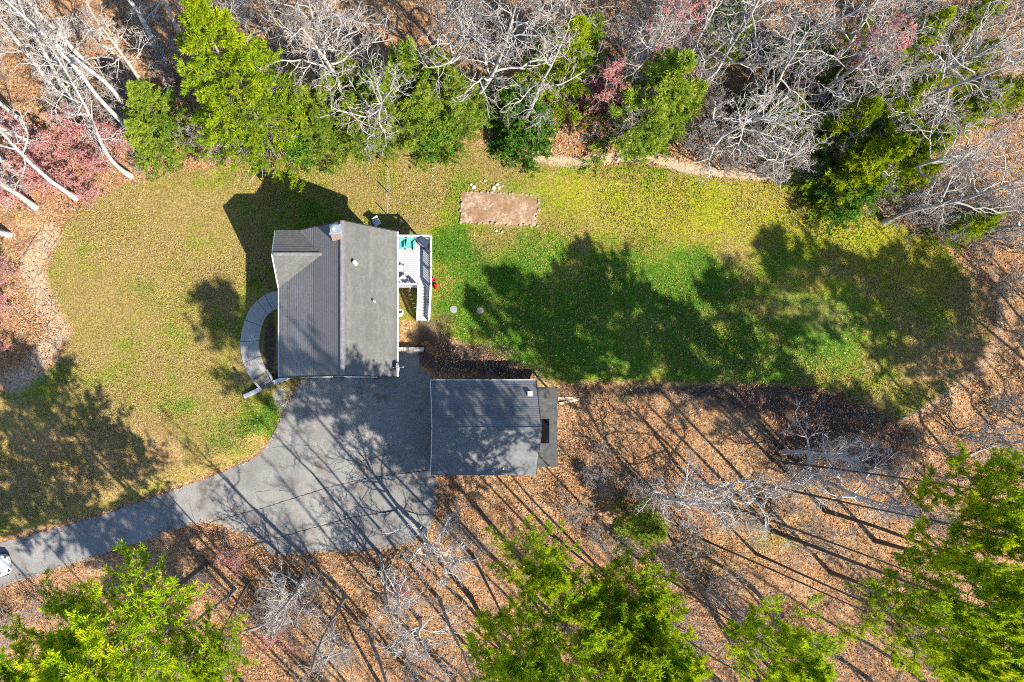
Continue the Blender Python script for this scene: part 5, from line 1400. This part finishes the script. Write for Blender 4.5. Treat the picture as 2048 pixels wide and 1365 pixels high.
# ------------------------------------------------------------------ leaf litter, fallen leaves and twigs (uncountable)
M['litter'] = None
def mat_flake():
    t = NT('dead_leaf'); c = t.n('Attribute'); c.attribute_name = 'tint'
    col = t.ramp(c.outputs['Fac'], [(0, (.055, .03, .022)), (.25, (.20, .08, .042)), (.5, (.42, .18, .08)), (.8, (.56, .33, .16)), (1, (.68, .52, .34))])
    return matte(t, col)
M['litter'] = mat_flake()
def scatter_leaves(name, n, weight, size, label, seed, tlo=0.0, thi=1.0, box=(-60, -60, 2120, 1430)):
    r = np.random.default_rng(seed)
    X = r.uniform(box[0], box[2], n * 4); Y = r.uniform(box[1], box[3], n * 4)
    k = r.uniform(0, 1, n * 4) < weight(X, Y); X, Y = X[k][:n], Y[k][:n]
    Z = ground_z(X, Y) + .03
    m = len(X)
    c = np.stack([(X - NX) / S, (NY - Y) / S, Z + r.uniform(0, .05, m)], -1)
    a = r.uniform(0, 6.28, m); t1 = np.stack([np.cos(a), np.sin(a), r.normal(0, .35, m)], -1); t2 = np.stack([-np.sin(a), np.cos(a), r.normal(0, .45, m)], -1)
    s1 = (size * (.5 + r.exponential(.45, m)).clip(.5, 1.7))[:, None]; s2 = s1 * r.uniform(.25, .7, m)[:, None]
    V = np.stack([c + t1 * s1, c + t2 * s2, c - t1 * s1, c - t2 * s2], 1).reshape(-1, 3)
    me = mesh_from(name, V, [np.arange(len(V)).reshape(-1, 4)])
    at = me.attributes.new('tint', 'FLOAT', 'FACE'); at.data.foreach_set('value', np.clip(tlo + (thi - tlo) * (r.uniform(0, 1, m) * .80 + .08 + .16 * np.sin(X / 67 + Y / 45) * np.cos(X / 29 - Y / 83) ), 0, 1).astype(np.float32))
    o = link(name, me, M['litter']); return tag(o, label, 'leaves', kind='stuff')
EDGE = [(1070, 312), (1110, 322), (1150, 326), (1200, 318), (1260, 312), (1320, 318), (1370, 338), (1430, 345), (1500, 350), (1580, 352), (1650, 366)]
def w_forest(X, Y):
    l = sdf(LAWN, X, Y); d = sdf(DRIVE, X, Y)
    ed = -sdf(EDGE + EDGE[::-1][1:-1], X, Y)
    patch = .55 + .45 * np.sin(X / 41 + 1.7 * np.sin(Y / 53)) * np.cos(Y / 37 + 1.3 * np.sin(X / 61))
    b = (sdf([(560, 440), (870, 440), (870, 760), (560, 760)], X, Y) > 0) | (sdf([(858, 758), (1110, 758), (1110, 945), (858, 945)], X, Y) > 0)
    return np.where((l < 4) & (d < 3) & ~b & (np.abs(ed) > 9), .25 + .75 * patch, 0.0)
def w_lawn(X, Y):
    l = sdf(LAWN, X, Y)
    b = (sdf([(480, 440), (870, 440), (870, 760), (480, 760)], X, Y) > 0)
    lv = blobs(X, Y, [(120, 930, 200, 110, .9), (380, 890, 160, 60, .6), (1960, 620, 75, 190, 1.3), (1890, 770, 80, 60, .9), (1650, 410, 150, 35, .6), (1480, 385, 70, 22, .5), (1660, 640, 110, 60, .8), (1560, 610, 110, 50, .6), (1280, 650, 190, 60, .6), (1180, 730, 160, 40, .45), (1400, 720, 150, 50, .5), (1050, 640, 120, 70, .4), (250, 790, 140, 50, .3)])
    return np.where((l > -4) & ~b, .05 + lv, 0) * (1 + .5 * np.sin(X / 23 + Y / 31) * np.sin(X / 17 - Y / 13))
scatter_leaves('leaf_litter', 230000, w_forest, .058, 'tan and brown dead leaves covering the woodland floor', 31)
scatter_leaves('fallen_leaves', 30000, w_lawn, .050, 'pale dead leaves scattered over the grass', 32, .35, 1.0)
def mat_tuft():
    t = NT('grass_blade'); c = t.attr('tint')
    col = t.ramp(c, [(0, (.40, .30, .13)), (.35, (.40, .34, .09)), (.6, (.24, .28, .04)), (1, (.09, .20, .02))])
    return matte(t, col)
M['tuft'] = mat_tuft()
def grass_tufts(n, seed):
    r = np.random.default_rng(seed)
    X = r.uniform(-40, 2060, n * 3); Y = r.uniform(270, 1090, n * 3)
    bld = (sdf([(548, 455), (868, 455), (868, 760), (548, 760)], X, Y) > 0) | (sdf([(918, 380), (1082, 380), (1082, 456), (918, 456)], X, Y) > 0) | (sdf([(478, 580), (560, 580), (560, 800), (478, 800)], X, Y) > 0)
    k = (sdf(LAWN, X, Y) > 2) & ~bld; X, Y = X[k][:n], Y[k][:n]; m = len(X)
    c = np.stack([(X - NX) / S, (NY - Y) / S, ground_z(X, Y) - .01], -1)
    nb = 3
    d = nrm(r.normal(0, .8, (m, nb, 3)) + np.array([0, 0, .7])); d[..., 2] = np.abs(d[..., 2]) + .15
    q = nrm(np.cross(d, r.normal(0, 1, (m, nb, 3)))); L = r.uniform(.07, .20, (m, nb, 1)); w = .022
    p0 = c[:, None, :] + r.normal(0, .03, (m, nb, 3)) * np.array([1, 1, 0])
    V = np.stack([p0 - q * w, p0 + q * w, p0 + d * L], 2).reshape(-1, 3)
    me = mesh_from('grass_tufts', V, [np.arange(len(V)).reshape(-1, 3)])
    g = .28 + .6 * mottle(X, Y) + .5 * blobs(X, Y, [(290, 560, 260, 220, -.55), (1250, 640, 420, 130, .9), (255, 690, 40, 45, 1.), (525, 830, 40, 50, 1.), (430, 880, 70, 40, .8), (600, 440, 110, 70, .8), (950, 520, 90, 80, .8), (300, 595, 45, 35, .8)])  # blades in the house shadow greened too, a painted shade tint
    at = me.attributes.new('tint', 'FLOAT', 'FACE'); at.data.foreach_set('value', np.clip(g[:, None] + r.normal(0, .2, (m, nb)), 0, 1).reshape(-1).astype(np.float32))
    tag(link('grass_tufts', me, M['tuft']), 'short tufts of green and straw coloured lawn grass', 'grass', kind='stuff')
grass_tufts(90000, 36)
def w_drive(X, Y):
    d = sdf(DRIVE, X, Y); return np.where(d > 0, np.clip(.9 - d / 30, 0.035, 1), 0)
lo_ = scatter_leaves('blown_leaves', 4200, w_drive, .055, 'brown leaves blown along the driveway edges', 33, .1, .9)

def scatter_twigs(n, seed):
    r = np.random.default_rng(seed)
    X = r.uniform(-40, 2090, n * 3); Y = r.uniform(-40, 1405, n * 3)
    k = w_forest(X, Y) > .2; X, Y = X[k][:n], Y[k][:n]; m = len(X)
    s = np.stack([(X - NX) / S, (NY - Y) / S, ground_z(X, Y) + r.uniform(.05, .25, m)], -1)
    az = r.uniform(0, 6.28, m); d = np.stack([np.cos(az), np.sin(az), r.uniform(-.05, .35, m)], -1)
    P, D = walk_pts(r, s, d, r.uniform(.3, 1.6, m) ** 1.2, 3, .22, 0)
    ts = TubeSet(); ts.add(P, r.uniform(.008, .018, m), 3, .5, .006)
    o = link('fallen_twigs', ts.mesh('fallen_twigs'), M['bark_grey']); tag(o, 'grey fallen twigs strewn over the woodland leaves', 'twigs', kind='stuff')
scatter_twigs(11000, 41)
tri = sum(len(me.polygons) * 2 for me in bpy.data.meshes)
print('approx tris', tri, 'objects', len(bpy.data.objects))
